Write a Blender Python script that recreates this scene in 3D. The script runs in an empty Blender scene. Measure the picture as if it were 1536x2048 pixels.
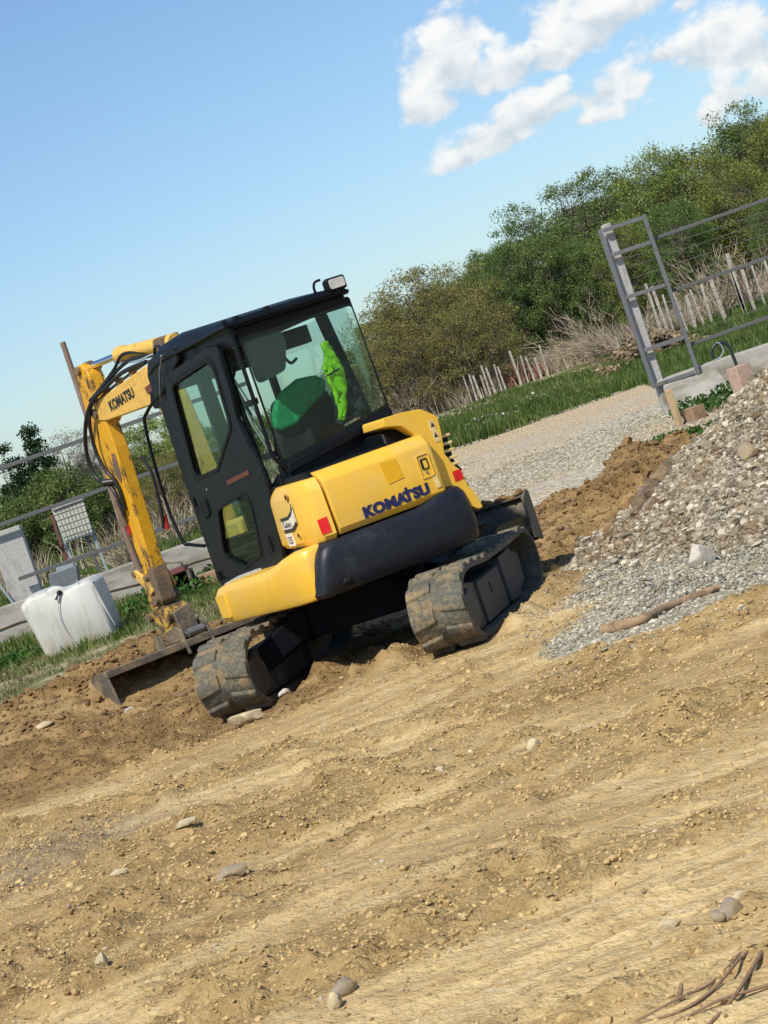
import bpy, bmesh, math, random
import numpy as np
from mathutils import Matrix, Vector

SC = bpy.context.scene
COL = SC.collection
R = math.radians

# ---------------------------------------------------------------- camera
cam_data = bpy.data.cameras.new('camera')
cam = bpy.data.objects.new('camera', cam_data)
COL.objects.link(cam)
cam_data.sensor_fit = 'VERTICAL'
cam_data.sensor_width = 27.0
cam_data.sensor_height = 36.0
cam_data.lens = 77.34
cam_data.clip_start = 0.1
cam_data.clip_end = 9000
PITCH = R(2.8785)      # looking slightly down
ROLL = R(19.0)         # the phone was held tilted
cam.matrix_world = (Matrix.Translation((0, 0, 1.77)) @ Matrix.Rotation(R(90) - PITCH, 4, 'X')
                    @ Matrix.Rotation(-ROLL, 4, 'Z'))
SC.camera = cam
SC.render.resolution_x, SC.render.resolution_y = 768, 1024

# ---------------------------------------------------------------- exposure
SC.view_settings.view_transform = 'Standard'
SC.view_settings.look = 'None'
SC.view_settings.gamma = 1.0
SC.view_settings.exposure = 0.42
SC.cycles.max_bounces = 8
SC.cycles.transparent_max_bounces = 16

# ---------------------------------------------------------------- sun + sky
SUN_EL, SUN_AZ = R(50), math.atan2(-0.42, -0.78)
sun_vec = Vector((math.sin(SUN_AZ) * math.cos(SUN_EL), math.cos(SUN_AZ) * math.cos(SUN_EL), math.sin(SUN_EL)))
sd = bpy.data.lights.new('sun', 'SUN')
sd.energy = 3.8
sd.angle = R(1.2)
sd.color = (1.0, 0.93, 0.80)
sun = bpy.data.objects.new('sun', sd)
sun.rotation_euler = sun_vec.to_track_quat('Z', 'Y').to_euler()
COL.objects.link(sun)

world = bpy.data.worlds.new("World")
SC.world = world
world.use_nodes = True
def build_world():
    nt = world.node_tree
    N, L = nt.nodes, nt.links
    for n in list(N): N.remove(n)
    out = N.new('ShaderNodeOutputWorld')
    bg = N.new('ShaderNodeBackground')
    bg.inputs[1].default_value = 0.13
    sky = N.new('ShaderNodeTexSky')
    sky.sky_type = 'NISHITA'
    sky.sun_disc = False
    sky.sun_elevation = SUN_EL
    sky.sun_rotation = SUN_AZ
    sky.air_density = 1.0
    sky.dust_density = 0.6
    sky.ozone_density = 2.2
    tint = N.new('ShaderNodeMix'); tint.data_type = 'RGBA'; tint.blend_type = 'MULTIPLY'
    tint.inputs[0].default_value = 1.0
    tint.inputs[7].default_value = SKY_TINT
    L.new(sky.outputs[0], tint.inputs[6])
    geo = N.new('ShaderNodeTexCoord')
    def math_(op, a, b=None, c=None):
        m = N.new('ShaderNodeMath'); m.operation = op
        for i, v in enumerate((a, b, c)):
            if v is None: continue
            if isinstance(v, (int, float)): m.inputs[i].default_value = v
            else: L.new(v, m.inputs[i])
        return m.outputs[0]
    def dot(vec):
        m = N.new('ShaderNodeVectorMath'); m.operation = 'DOT_PRODUCT'
        L.new(geo.outputs['Generated'], m.inputs[0]); m.inputs[1].default_value = vec
        return m.outputs['Value']
    def noise(scale, detail, rough, stretch=(1, 1, 1), dist=0.0, off=(0, 0, 0)):
        mp = N.new('ShaderNodeMapping'); mp.inputs['Scale'].default_value = stretch; mp.inputs['Location'].default_value = off
        L.new(geo.outputs['Generated'], mp.inputs[0])
        n = N.new('ShaderNodeTexNoise'); n.inputs['Scale'].default_value = scale
        n.inputs['Detail'].default_value = detail; n.inputs['Roughness'].default_value = rough
        n.inputs['Distortion'].default_value = dist
        L.new(mp.outputs[0], n.inputs['Vector'])
        return n.outputs['Fac']
    big = noise(34, 7, 0.58, (1, 1, 1.15))
    fine = noise(120, 6, 0.6, off=(3, 1, 2))
    puff = noise(75, 4, 0.5, (1, 1, 1.3), 0.4, (7, 2, 5))
    dens = None; upness = None
    for (dx, dy, dz, w, h, gain) in CLOUDS:
        c = Vector((dx, dy, dz)).normalized()
        e1 = Vector((c.y, -c.x, 0)).normalized(); e2 = e1.cross(c)
        if e2.z < 0: e2 = -e2
        u = math_('MULTIPLY', math_('SUBTRACT', dot(e1), 0.0), 1.0 / w)
        v = math_('MULTIPLY', dot(e2), 1.0 / h)
        # flatter underside: stretch the lower half away
        vneg = math_('MULTIPLY', math_('MINIMUM', v, 0.0), 1.9)
        vpos = math_('MAXIMUM', v, 0.0)
        vv = math_('ADD', vneg, vpos)
        d = math_('SQRT', math_('ADD', math_('MULTIPLY', u, u), math_('MULTIPLY', vv, vv)))
        front = math_('GREATER_THAN', dot(tuple(c)), 0.5)
        k = math_('MULTIPLY', math_('SUBTRACT', 1.0, d), gain)
        k = math_('ADD', k, math_('MULTIPLY', math_('SUBTRACT', front, 1.0), 50.0))
        k = math_('MAXIMUM', k, -3.0)
        dens = k if dens is None else math_('MAXIMUM', dens, k)
        uk = math_('MULTIPLY', math_('MAXIMUM', k, 0.0), v)
        upness = uk if upness is None else math_('ADD', upness, uk)
    n = math_('ADD', math_('MULTIPLY', math_('SUBTRACT', big, 0.5), 1.9), math_('MULTIPLY', math_('SUBTRACT', fine, 0.5), 0.9))
    n = math_('ADD', n, math_('MULTIPLY', math_('SUBTRACT', puff, 0.5), 1.5))
    val = math_('ADD', dens, n)
    mr = N.new('ShaderNodeMapRange'); mr.interpolation_type = 'SMOOTHSTEP'
    mr.inputs['From Min'].default_value = 0.05; mr.inputs['From Max'].default_value = 0.75
    L.new(val, mr.inputs['Value'])
    # cloud body: white where thick and on its sun side, bluish grey below and where thin
    sh = math_('ADD', math_('MULTIPLY', upness, 0.9), math_('MULTIPLY', math_('SUBTRACT', puff, 0.5), 1.7))
    mr2 = N.new('ShaderNodeMapRange'); mr2.interpolation_type = 'SMOOTHSTEP'
    mr2.inputs['From Min'].default_value = -0.55; mr2.inputs['From Max'].default_value = 0.60
    L.new(sh, mr2.inputs['Value'])
    cc = N.new('ShaderNodeMix'); cc.data_type = 'RGBA'
    cc.inputs[6].default_value = CLOUD_DARK; cc.inputs[7].default_value = CLOUD_LIGHT
    L.new(mr2.outputs[0], cc.inputs[0])
    mix = N.new('ShaderNodeMix'); mix.data_type = 'RGBA'
    L.new(math_('MULTIPLY', mr.outputs[0], 0.95), mix.inputs[0])
    L.new(tint.outputs[2], mix.inputs[6]); L.new(cc.outputs[2], mix.inputs[7])
    L.new(mix.outputs[2], bg.inputs[0])
    L.new(bg.outputs[0], out.inputs[0])
SKY_TINT = (0.61, 0.695, 0.78, 1)
CLOUD_LIGHT = (5.7, 5.65, 5.55, 1)
CLOUD_DARK = (3.3, 3.85, 4.3, 1)
CLOUDS = [(0.0936, 0.9872, 0.1288, 0.0258, 0.0289, 1.90),
          (0.0783, 0.9903, 0.1147, 0.0162, 0.0181, 1.50),
          (0.1122, 0.9867, 0.1178, 0.0229, 0.0205, 1.60),
          (0.1226, 0.9851, 0.1209, 0.0134, 0.0120, 1.20),
          (0.1524, 0.9805, 0.1239, 0.0305, 0.0241, 1.90),
          (0.1398, 0.9832, 0.1171, 0.0172, 0.0145, 1.40),
          (0.1738, 0.9767, 0.1263, 0.0248, 0.0181, 1.60),
          (0.1197, 0.9880, 0.0979, 0.0286, 0.0149, 1.80),
          (0.0977, 0.9910, 0.0917, 0.0305, 0.0135, 1.70),
          (0.0833, 0.9927, 0.0874, 0.0210, 0.0072, 1.30),
          (0.2089, 0.9731, 0.0976, 0.0286, 0.0229, 1.90),
          (0.2174, 0.9720, 0.0888, 0.0229, 0.0145, 1.50),
          (0.1854, 0.9774, 0.1017, 0.0162, 0.0092, 1.40),
          (0.1577, 0.9831, 0.0935, 0.0210, 0.0149, 1.10),
          (0.1506, 0.9849, 0.0857, 0.0229, 0.0072, 0.80),
          (0.2017, 0.9767, 0.0741, 0.0143, 0.0169, 1.60),
          (0.1943, 0.9785, 0.0687, 0.0095, 0.0096, 1.20),
          (0.2203, 0.9725, 0.0752, 0.0115, 0.0145, 1.60),
          (0.1974, 0.9731, 0.1187, 0.0115, 0.0072, 1.00),
          (0.1749, 0.9790, 0.1044, 0.0115, 0.0145, 0.70)]
build_world()

# ---------------------------------------------------------------- noise
def vnoise(x, y, seed=0):
    xi = np.floor(x).astype(np.int64); yi = np.floor(y).astype(np.int64)
    xf = x - xi; yf = y - yi
    xf = xf * xf * (3 - 2 * xf); yf = yf * yf * (3 - 2 * yf)
    def h(a, b):
        v = (a * 374761393 + b * 668265263 + seed * 974634777) & 0xffffffff
        v = ((v ^ (v >> 13)) * 1274126177) & 0xffffffff
        v = v ^ (v >> 16)
        return (v & 0xffff) / 32767.5 - 1.0
    return ((h(xi, yi) * (1 - xf) + h(xi + 1, yi) * xf) * (1 - yf)
            + (h(xi, yi + 1) * (1 - xf) + h(xi + 1, yi + 1) * xf) * yf)
def fbm(x, y, seed=0, octv=4, g=0.5):
    s = 0; a = 1; t = 0
    for o in range(octv):
        s = s + a * vnoise(x * 2 ** o, y * 2 ** o, seed + o * 17); t += a; a *= g
    return s / t
def sstep(a, b, x):
    t = np.clip((x - a) / (b - a), 0, 1)
    return t * t * (3 - 2 * t)

# ---------------------------------------------------------------- terrain
def base_z(x, y):
    z = 0.55 * np.clip((y - 18) / 18, 0, 1) + 0.52 * np.clip((y - 36.4) / 6, 0, 1) + 0.0015 * np.clip(y - 36, 0, 4000)
    return z
PILE_C = (4.25, 17.0)
def pile_z(x, y):
    d = np.hypot(x - PILE_C[0], (y - PILE_C[1]) * 1.0) + 0.22 * fbm(x * 1.3, y * 1.3, 51, 3)
    return 1.62 * np.clip(1 - d / 3.05, 0, 1) ** 1.05
def berm_z(x, y):
    yc = 20.2 + 0.35 * vnoise(x * 0.6, x * 0 + 3.1, 61) - 0.9 * sstep(-2.0, -4.2, x)
    top = np.interp(x, [-7, -5, -4.0, -3.0, -2.4, -1.6, -0.5, 0.8, 1.6, 2.0, 2.25, 2.6, 2.9, 3.2, 4.5],
                    [.10, .22, .26, .36, .30, .16, .12, .16, .24, .26, .48, .40, .44, .12, .0])
    top = top * (1 + 0.30 * fbm(x * 1.7, y * 0.9, 63, 3))
    w1 = np.interp(x, [-5, -2, 2, 4], [1.6, 1.0, 1.5, 1.5])      # camera side
    w = np.where(y < yc, w1, 0.55)
    return top * np.exp(-((y - yc) / w) ** 2)
def soil_mask(x, y):
    """1 on the churned soil of the yard, 0 on the strip of turf and the road behind"""
    yb = 20.9 + 0.35 * fbm(x * 0.9, y * 0.3, 71, 3) - 0.7 * sstep(-2.0, -4.2, x)
    return 1 - sstep(-0.12, 0.12, y - yb)
def gravel_mask(x, y):
    """the loose grey gravel spread out at the foot of the pile"""
    n = 0.5 * fbm(x * 1.1, y * 1.1, 81, 4)
    a = 1 - np.hypot((x - 2.3) / 1.7, (y - 13.3) / 1.45)
    b = 1 - np.hypot((x - 3.6) / 2.6, (y - 15.4) / 1.9)
    return sstep(-0.05, 0.12, np.maximum(a, b) + n * 0.55)
def road_mask(x, y):
    n = fbm(x * 0.6, y * 0.6, 91, 3)
    right = sstep(-0.4, 0.2, x + 1.5 + 0.3 * n)
    return right * sstep(20.9, 21.4, y) * (1 - sstep(35.9, 36.1, y + 0.12 * n))
def along(x, y):
    """ground directions: along and across the machine's scraping strokes"""
    return x * 0.966 + y * 0.259, y * 0.966 - x * 0.259
def rough_patch(x, y):
    """1 where the soil is broken and crumbly, 0 where it has been pressed smooth"""
    xr, yr = along(x, y)
    return sstep(-0.16, 0.20, fbm(xr * 0.55, yr * 1.35, 25, 5, 0.6) + .10 * vnoise(xr * 4, yr * 6, 26))
def ridge_wave(xr, yr):
    return np.sin(yr * math.pi / 0.17 + 2.6 * vnoise(xr * 0.8, yr * 0.7, 15) + 1.0 * vnoise(xr * 2.6, yr * 2, 16))
def dug(x, y):
    """freshly dug, still damp soil: round the machine and out to the left"""
    s = 1.5 * sstep(-1.2, 0.9, x)
    t = y + .8 * fbm(x * .6, y * .8, 107, 4) - s
    return sstep(13.7, 15.0, t)
def rough_z(x, y):
    m = soil_mask(x, y)
    near = 1 - sstep(24, 34, y)
    xr, yr = along(x, y); patch = rough_patch(x, y)
    z = 0.055 * fbm(x * 0.55, y * 0.75, 1, 3)
    rid = fbm(xr * 0.7, yr * 3.0, 5, 5, 0.62)
    z = z + m * 0.042 * rid * (0.6 + 0.6 * vnoise(x * 0.5, y * 0.5, 9))
    # tread marks pressed by the tracks: rows of short bars
    tm = (1 - patch) * (.35 + .65 * sstep(-0.1, 0.4, vnoise(xr * 0.7 + 5, yr * 0.9, 13)))
    w_ = ridge_wave(xr, yr)
    z = z + m * tm * 0.030 * (1 - np.abs(w_)) ** 1.3 * (.35 + .8 * sstep(-.4, .3, vnoise(xr * 1.5, yr * 3.2, 18))) * (.7 + .5 * vnoise(xr * 2.5, yr * 5, 17))
    clod = np.maximum(fbm(x * 5.5, y * 5.5, 21, 4, 0.62) - 0.02, 0)
    z = z + m * (0.02 + 0.20 * patch) * clod * 0.55 + m * patch * .018 + m * dug(x, y) * .035 * np.abs(fbm(x * 3.2, y * 3.6, 42, 3, .6))
    z = z + m * (0.001 + .008 * patch) * fbm(x * 12, y * 12, 31, 1)
    bz = berm_z(x, y)
    z = z + sstep(0.05, 0.2, bz) * (0.10 * np.abs(fbm(x * 3.2, y * 3.2, 41, 4, 0.6)) - 0.02)
    z = z + (1 - m) * 0.03 * fbm(x * 1.5, y * 1.5, 45, 4)
    return z * near + (1 - near) * 0.05 * fbm(x * 0.4, y * 0.4, 47, 3)
def ground_z(x, y):
    x = np.asarray(x, float); y = np.asarray(y, float)
    z = base_z(x, y) + berm_z(x, y) + rough_z(x, y)
    z = np.maximum(z, pile_z(x, y) + base_z(x, y) - 0.05 + (pile_z(x, y) > 0) * 0.05 * fbm(x * 3, y * 3, 55, 3))
    # the machine stands level; its tracks have pressed the soil flat and heaped it along their sides
    X = x + 0.296; Y = y - 15.93
    d_ = X * 0.2823 + Y * 0.9593; n_ = X * 0.9593 - Y * 0.2823
    for c in (-0.80, 0.80):
        w = (1 - sstep(0.24, 0.42, np.abs(n_ - c))) * (1 - sstep(1.25, 1.6, np.abs(d_)))
        z = z * (1 - w) + (-0.015) * w
        heap = np.exp(-((np.abs(n_ - c) - 0.42) / 0.13) ** 2) * (1 - sstep(1.0, 1.5, np.abs(d_)))
        z = z + heap * (0.05 + 0.07 * vnoise(x * 4, y * 4, 57))
    # hollow scraped by the bucket
    q = np.exp(-(((x + 2.1) / 1.2) ** 2 + ((y - 18.45) / 0.45) ** 2))
    z = z - 0.12 * q
    return z
def gz(x, y): return float(ground_z(np.array([x]), np.array([y]))[0])

# ---------------------------------------------------------------- materials
MATS = {}
def new_mat(name):
    m = bpy.data.materials.new(name); m.use_nodes = True
    nt = m.node_tree
    for n in list(nt.nodes): nt.nodes.remove(n)
    out = nt.nodes.new('ShaderNodeOutputMaterial')
    return m, nt, out
class NG:
    """small helper around a node tree"""
    def __init__(s, nt): s.nt = nt; s.N = nt.nodes; s.L = nt.links; s.tc = s.N.new('ShaderNodeTexCoord')
    def set(s, inp, v):
        if isinstance(v, (int, float)): inp.default_value = v
        elif isinstance(v, tuple): inp.default_value = v if len(v) != 3 or len(inp.default_value) == 3 else (*v, 1)
        else: s.L.new(v, inp)
    def noise(s, scale, detail=5, rough=0.55, vec=None, stretch=None, dist=0.0):
        n = s.N.new('ShaderNodeTexNoise'); n.inputs['Scale'].default_value = scale
        n.inputs['Detail'].default_value = detail; n.inputs['Roughness'].default_value = rough
        n.inputs['Distortion'].default_value = dist
        v = vec if vec is not None else s.tc.outputs['Object']
        if stretch:
            mp = s.N.new('ShaderNodeMapping'); mp.inputs['Scale'].default_value = stretch
            s.L.new(v, mp.inputs[0]); v = mp.outputs[0]
        s.L.new(v, n.inputs['Vector']); return n.outputs['Fac']
    def vor(s, scale, feature='F1', vec=None, out='Distance'):
        n = s.N.new('ShaderNodeTexVoronoi'); n.inputs['Scale'].default_value = scale; n.feature = feature
        s.L.new(vec if vec is not None else s.tc.outputs['Object'], n.inputs['Vector']); return n.outputs[out]
    def mr(s, v, a, b, c=0.0, d=1.0):
        n = s.N.new('ShaderNodeMapRange'); n.interpolation_type = 'SMOOTHSTEP'
        s.L.new(v, n.inputs[0])
        for i, q in enumerate((a, b, c, d)): n.inputs[i + 1].default_value = q
        return n.outputs[0]
    def mix(s, f, a, b, blend='MIX'):
        n = s.N.new('ShaderNodeMix'); n.data_type = 'RGBA'; n.blend_type = blend
        s.set(n.inputs[0], f); s.set(n.inputs[6], a); s.set(n.inputs[7], b); return n.outputs[2]
    def m(s, op, a, b=0.0):
        n = s.N.new('ShaderNodeMath'); n.operation = op; s.set(n.inputs[0], a); s.set(n.inputs[1], b); return n.outputs[0]
    def attr(s, name, out='Color'):
        n = s.N.new('ShaderNodeAttribute'); n.attribute_name = name; return n.outputs[out]
    def sep(s, c):
        n = s.N.new('ShaderNodeSeparateColor'); s.L.new(c, n.inputs[0]); return n.outputs
    def bump(s, h, strength=0.3, dist=0.01):
        n = s.N.new('ShaderNodeBump'); n.inputs['Strength'].default_value = strength; n.inputs['Distance'].default_value = dist
        s.L.new(h, n.inputs['Height']); return n.outputs[0]
    def pbr(s, color, rough=0.6, metal=0.0, normal=None, spec=0.5, coat=0.0):
        p = s.N.new('ShaderNodeBsdfPrincipled')
        s.set(p.inputs['Base Color'], color); s.set(p.inputs['Roughness'], rough); s.set(p.inputs['Metallic'], metal)
        s.set(p.inputs['Specular IOR Level'], spec); p.inputs['Coat Weight'].default_value = coat
        if normal is not None: s.L.new(normal, p.inputs['Normal'])
        return p.outputs[0]
def mat_dirty(name, base, dirt=(0.16, 0.11, 0.06), lo=0.52, hi=0.75, rough=0.45, scale=3.0, metal=0.0, bump=0.15, coat=0.0,
              var=0.15, stretch=None, low_dust=None, fine=45, spec=0.5):
    m, nt, out = new_mat(name); g = NG(nt)
    n1 = g.noise(scale, 8, 0.62, stretch=stretch)
    n2 = g.noise(scale * 7, 5, 0.6)
    n3 = g.noise(fine, 4, 0.6)
    c = g.mix(g.mr(n2, 0.3, 0.7), tuple(v * (1 - var) for v in base), tuple(min(1, v * (1 + var)) for v in base))
    f = g.mr(g.m('ADD', n1, g.m('MULTIPLY', g.m('SUBTRACT', n2, 0.5), 0.35)), lo, hi)
    c = g.mix(f, c, dirt)
    c = g.mix(g.mr(n3, 0.62, 0.74, 0, 0.08 if coat else 0.35), c, tuple(v * 0.55 for v in base))
    ro = g.m('ADD', g.m('MULTIPLY', f, 0.35), rough)
    b = g.bump(g.m('ADD', n2, g.m('MULTIPLY', n3, 0.4)), bump, 0.01)
    nt.links.new(g.pbr(c, ro, metal, b, spec, coat), out.inputs[0])
    MATS[name] = m; return m
def mat_plain(name, base, rough=0.5, metal=0.0, var=0.12, scale=18, bump=0.1, spec=0.5):
    m, nt, out = new_mat(name); g = NG(nt)
    n = g.noise(scale, 5, 0.6)
    c = g.mix(g.mr(n, 0.3, 0.7), tuple(v * (1 - var) for v in base), tuple(min(1, v * (1 + var)) for v in base))
    nt.links.new(g.pbr(c, rough, metal, g.bump(n, bump, 0.01), spec), out.inputs[0])
    MATS[name] = m; return m
YEL = (0.77, 0.455, 0.040)
mat_dirty('yellow_paint', YEL, dirt=(0.60, 0.40, 0.11), lo=0.42, hi=0.80, rough=0.38, scale=1.6, coat=0.25, var=0.035, bump=0.02, fine=90)
mat_dirty('yellow_worn', (0.68, 0.42, 0.085), dirt=(0.17, 0.11, 0.045), lo=0.52, hi=0.70, rough=0.45, scale=4.5, var=0.16, stretch=(1, 1, .6))
mat_dirty('yellow_arm', (0.66, 0.34, 0.012), dirt=(0.10, 0.065, 0.025), lo=0.53, hi=0.64, rough=0.45, scale=6.5, var=0.12, stretch=(1.5, 1.5, .6))
mat_dirty('yellow_muddy', (0.50, 0.30, 0.045), dirt=(0.085, 0.055, 0.032), lo=0.42, hi=0.56, rough=0.6, scale=8, var=0.2)
mat_dirty('mud_steel', (0.13, 0.095, 0.065), dirt=(0.22, 0.14, 0.07), lo=0.45, hi=0.65, rough=0.75, scale=7, var=0.25, bump=0.4)
mat_plain('yellow_decal', (0.74, 0.40, 0.006), 0.4, var=0.03)
mat_dirty('black_paint', (0.0042, 0.0056, 0.0080), dirt=(0.012, 0.0135, 0.016), lo=0.5, hi=0.9, rough=0.42, scale=4, var=0.2, bump=0.03, spec=0.2)
mat_dirty('counterweight_grey', (0.011, 0.014, 0.022), dirt=(0.030, 0.034, 0.040), lo=0.50, hi=0.85, rough=0.46, scale=3.0, var=0.18, bump=0.12, spec=0.35, fine=140)
mat_plain('black_rubber', (0.006, 0.006, 0.007), 0.6, spec=0.25)
mat_dirty('chassis_black', (0.004, 0.005, 0.008), dirt=(0.022, 0.019, 0.016), lo=0.6, hi=0.85, rough=0.7, scale=5, spec=0.12)
mat_dirty('track_rubber', (0.095, 0.092, 0.070), dirt=(0.24, 0.175, 0.095), lo=0.46, hi=0.66, rough=0.8, scale=6.0, var=0.3, bump=0.5)
mat_dirty('track_frame_grey', (0.050, 0.054, 0.056), dirt=(0.15, 0.12, 0.08), lo=0.52, hi=0.74, rough=0.6, scale=5, bump=0.2)
mat_dirty('blade_steel', (0.045, 0.05, 0.052), dirt=(0.20, 0.15, 0.10), lo=0.5, hi=0.68, rough=0.6, scale=3.5, bump=0.2)
mat_dirty('bucket_steel', (0.12, 0.105, 0.085), dirt=(0.25, 0.19, 0.12), lo=0.45, hi=0.65, rough=0.6, scale=4.5, bump=0.25, metal=0.2)
mat_dirty('bucket_inside', (0.055, 0.042, 0.028), dirt=(0.12, 0.08, 0.045), lo=0.5, hi=0.7, rough=0.8, scale=6, bump=0.3)
mat_plain('steel_grey', (0.19, 0.19, 0.18), 0.45, 0.5)
mat_plain('chrome', (0.7, 0.72, 0.75), 0.15, 1.0, var=0.03)
mat_dirty('rust_red', (0.16, 0.045, 0.035), dirt=(0.10, 0.08, 0.07), lo=0.5, hi=0.7, rough=0.7, scale=8)
mat_plain('red_reflector', (0.62, 0.010, 0.012), 0.3, var=0.1)
mat_plain('red_guard', (0.35, 0.02, 0.02), 0.5)
mat_plain('navy_letter', (0.008, 0.014, 0.085), 0.4, var=0.1)
mat_plain('dark_letter', (0.03, 0.025, 0.02), 0.5)
mat_plain('white_decal', (0.72, 0.69, 0.58), 0.5, var=0.1)
mat_plain('cream_decal', (0.68, 0.52, 0.22), 0.5, var=0.15)
mat_plain('amber_strip', (0.10, 0.020, 0.006), 0.35, var=0.3)
mat_plain('seat_fabric', (0.022, 0.026, 0.030), 0.9)
mat_plain('seat_green', (0.008, 0.29, 0.10), 0.8, var=0.2, scale=30)
mat_plain('hivis', (0.33, 0.72, 0.008), 0.7, var=0.12, scale=14)
mat_plain('hivis_band', (0.42, 0.60, 0.30), 0.5)
mat_plain('jacket_grey', (0.020, 0.030, 0.038), 0.9, var=0.3)
mat_plain('cab_lining', (0.045, 0.050, 0.052), 0.8)
mat_plain('lamp_glass', (0.55, 0.52, 0.50), 0.15, 0.2, var=0.15)
mat_dirty('concrete', (0.34, 0.325, 0.29), dirt=(0.20, 0.185, 0.15), lo=0.42, hi=0.68, rough=0.85, scale=2.2, bump=0.35, var=0.12, stretch=(0.7, 0.7, 2.4))
mat_dirty('concrete_post', (0.36, 0.355, 0.345), dirt=(0.22, 0.20, 0.18), lo=0.52, hi=0.74, rough=0.85, scale=5, bump=0.3, stretch=(2, 2, .5))
mat_dirty('fence_steel', (0.085, 0.088, 0.092), dirt=(0.13, 0.10, 0.075), lo=0.55, hi=0.75, rough=0.6, scale=6)
mat_dirty('gate_steel', (0.12, 0.125, 0.135), dirt=(0.10, 0.07, 0.05), lo=0.58, hi=0.72, rough=0.6, scale=9)
mat_dirty('wood_pale', (0.42, 0.30, 0.17), dirt=(0.28, 0.20, 0.12), lo=0.45, hi=0.65, rough=0.8, scale=7, stretch=(3, 3, .4))
mat_dirty('wood_block', (0.30, 0.20, 0.12), dirt=(0.20, 0.13, 0.08), lo=0.45, hi=0.65, rough=0.8, scale=9)
mat_dirty('wood_pole', (0.20, 0.13, 0.095), dirt=(0.30, 0.22, 0.17), lo=0.48, hi=0.7, rough=0.8, scale=6, stretch=(2, 2, .4))
mat_dirty('picket_wood', (0.42, 0.39, 0.335), dirt=(0.20, 0.17, 0.13), lo=0.42, hi=0.7, rough=0.85, scale=8)
mat_dirty('twig_dry', (0.36, 0.29, 0.21), dirt=(0.20, 0.15, 0.10), lo=0.45, hi=0.6, rough=0.9, scale=3)
mat_dirty('bark', (0.075, 0.062, 0.045), dirt=(0.13, 0.11, 0.085), lo=0.45, hi=0.65, rough=0.9, scale=6, bump=0.4)
mat_dirty('stick_wood', (0.30, 0.20, 0.115), dirt=(0.16, 0.10, 0.06), lo=0.5, hi=0.65, rough=0.8, scale=12, bump=0.4)
mat_dirty('dark_lump', (0.13, 0.095, 0.062), dirt=(0.24, 0.165, 0.095), lo=0.42, hi=0.62, rough=0.9, scale=9, bump=0.6)
mat_dirty('root_brown', (0.21, 0.135, 0.08), dirt=(0.30, 0.21, 0.12), lo=0.5, hi=0.7, rough=0.85, scale=12, bump=0.4)
mat_dirty('stone_pale', (0.50, 0.42, 0.27), dirt=(0.35, 0.27, 0.15), lo=0.45, hi=0.7, rough=0.8, scale=8, bump=0.3)
mat_dirty('stone_white', (0.50, 0.45, 0.39), dirt=(0.42, 0.35, 0.27), lo=0.5, hi=0.7, rough=0.8, scale=9, bump=0.3)
mat_dirty('stone_grey', (0.28, 0.23, 0.165), dirt=(0.34, 0.25, 0.13), lo=0.40, hi=0.7, rough=0.8, scale=9, bump=0.3)
mat_dirty('board_grey', (0.42, 0.43, 0.38), dirt=(0.32, 0.32, 0.27), lo=0.5, hi=0.75, rough=0.7, scale=4)
mat_plain('post_blue', (0.26, 0.31, 0.33), 0.5)
mat_plain('box_grey', (0.12, 0.135, 0.15), 0.5)
mat_plain('hose_black', (0.010, 0.010, 0.012), 0.45)
mat_plain('pipe_black', (0.015, 0.022, 0.022), 0.4)
mat_plain('brick_pink', (0.40, 0.28, 0.22), 0.8)

def mat_tank():
    m, nt, out = new_mat('tank_plastic'); g = NG(nt)
    n = g.noise(3.0, 6, 0.6); n2 = g.noise(10, 5, 0.6, stretch=(2, 2, .5))
    z = g.N.new('ShaderNodeSeparateXYZ'); g.L.new(g.tc.outputs['Object'], z.inputs[0])
    c = g.mix(g.mr(n, 0.45, 0.75), (0.52, 0.52, 0.49), (0.45, 0.45, 0.41))
    low = g.m('MULTIPLY', g.mr(z.outputs[2], 0.35, 0.0), g.mr(n2, 0.4, 0.62))
    c = g.mix(g.m('MULTIPLY', low, 0.8), c, (0.42, 0.35, 0.20))
    n4 = g.noise(5, 6, 0.65, stretch=(3.5, 1, .35))
    c = g.mix(g.mr(n4, 0.50, 0.64, 0, 0.6), c, (0.42, 0.41, 0.35))
    p = g.N.new('ShaderNodeBsdfPrincipled')
    g.set(p.inputs['Base Color'], c); p.inputs['Roughness'].default_value = 0.45
    p.inputs['Subsurface Weight'].default_value = 0.25; p.inputs['Subsurface Radius'].default_value = (0.1, 0.09, 0.07)
    g.L.new(p.outputs[0], out.inputs[0]); MATS['tank_plastic'] = m
mat_tank()
def mat_glass(name, tintc, refl=0.12, dust=0.03):
    m, nt, out = new_mat(name); g = NG(nt)
    tr = g.N.new('ShaderNodeBsdfTransparent'); tr.inputs[0].default_value = (*tintc, 1)
    gl = g.N.new('ShaderNodeBsdfGlossy'); gl.inputs['Roughness'].default_value = 0.02
    gl.inputs[0].default_value = (0.9, 1, 0.97, 1)
    fr = g.N.new('ShaderNodeFresnel'); fr.inputs[0].default_value = 1.5
    mx = g.N.new('ShaderNodeMixShader')
    g.L.new(g.m('MULTIPLY', fr.outputs[0], refl * 8), mx.inputs[0]); g.L.new(tr.outputs[0], mx.inputs[1]); g.L.new(gl.outputs[0], mx.inputs[2])
    df = g.N.new('ShaderNodeBsdfDiffuse'); df.inputs[0].default_value = (0.45, 0.45, 0.40, 1)
    mx2 = g.N.new('ShaderNodeMixShader')
    g.L.new(g.mr(g.noise(5, 6, 0.6), 0.35, 0.8, dust * 0.4, dust * 2), mx2.inputs[0])
    g.L.new(mx.outputs[0], mx2.inputs[1]); g.L.new(df.outputs[0], mx2.inputs[2])
    g.L.new(mx2.outputs[0], out.inputs[0]); MATS[name] = m
mat_glass('glass_rear', (0.80, 0.90, 0.87), 0.035, 0.012)
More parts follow.
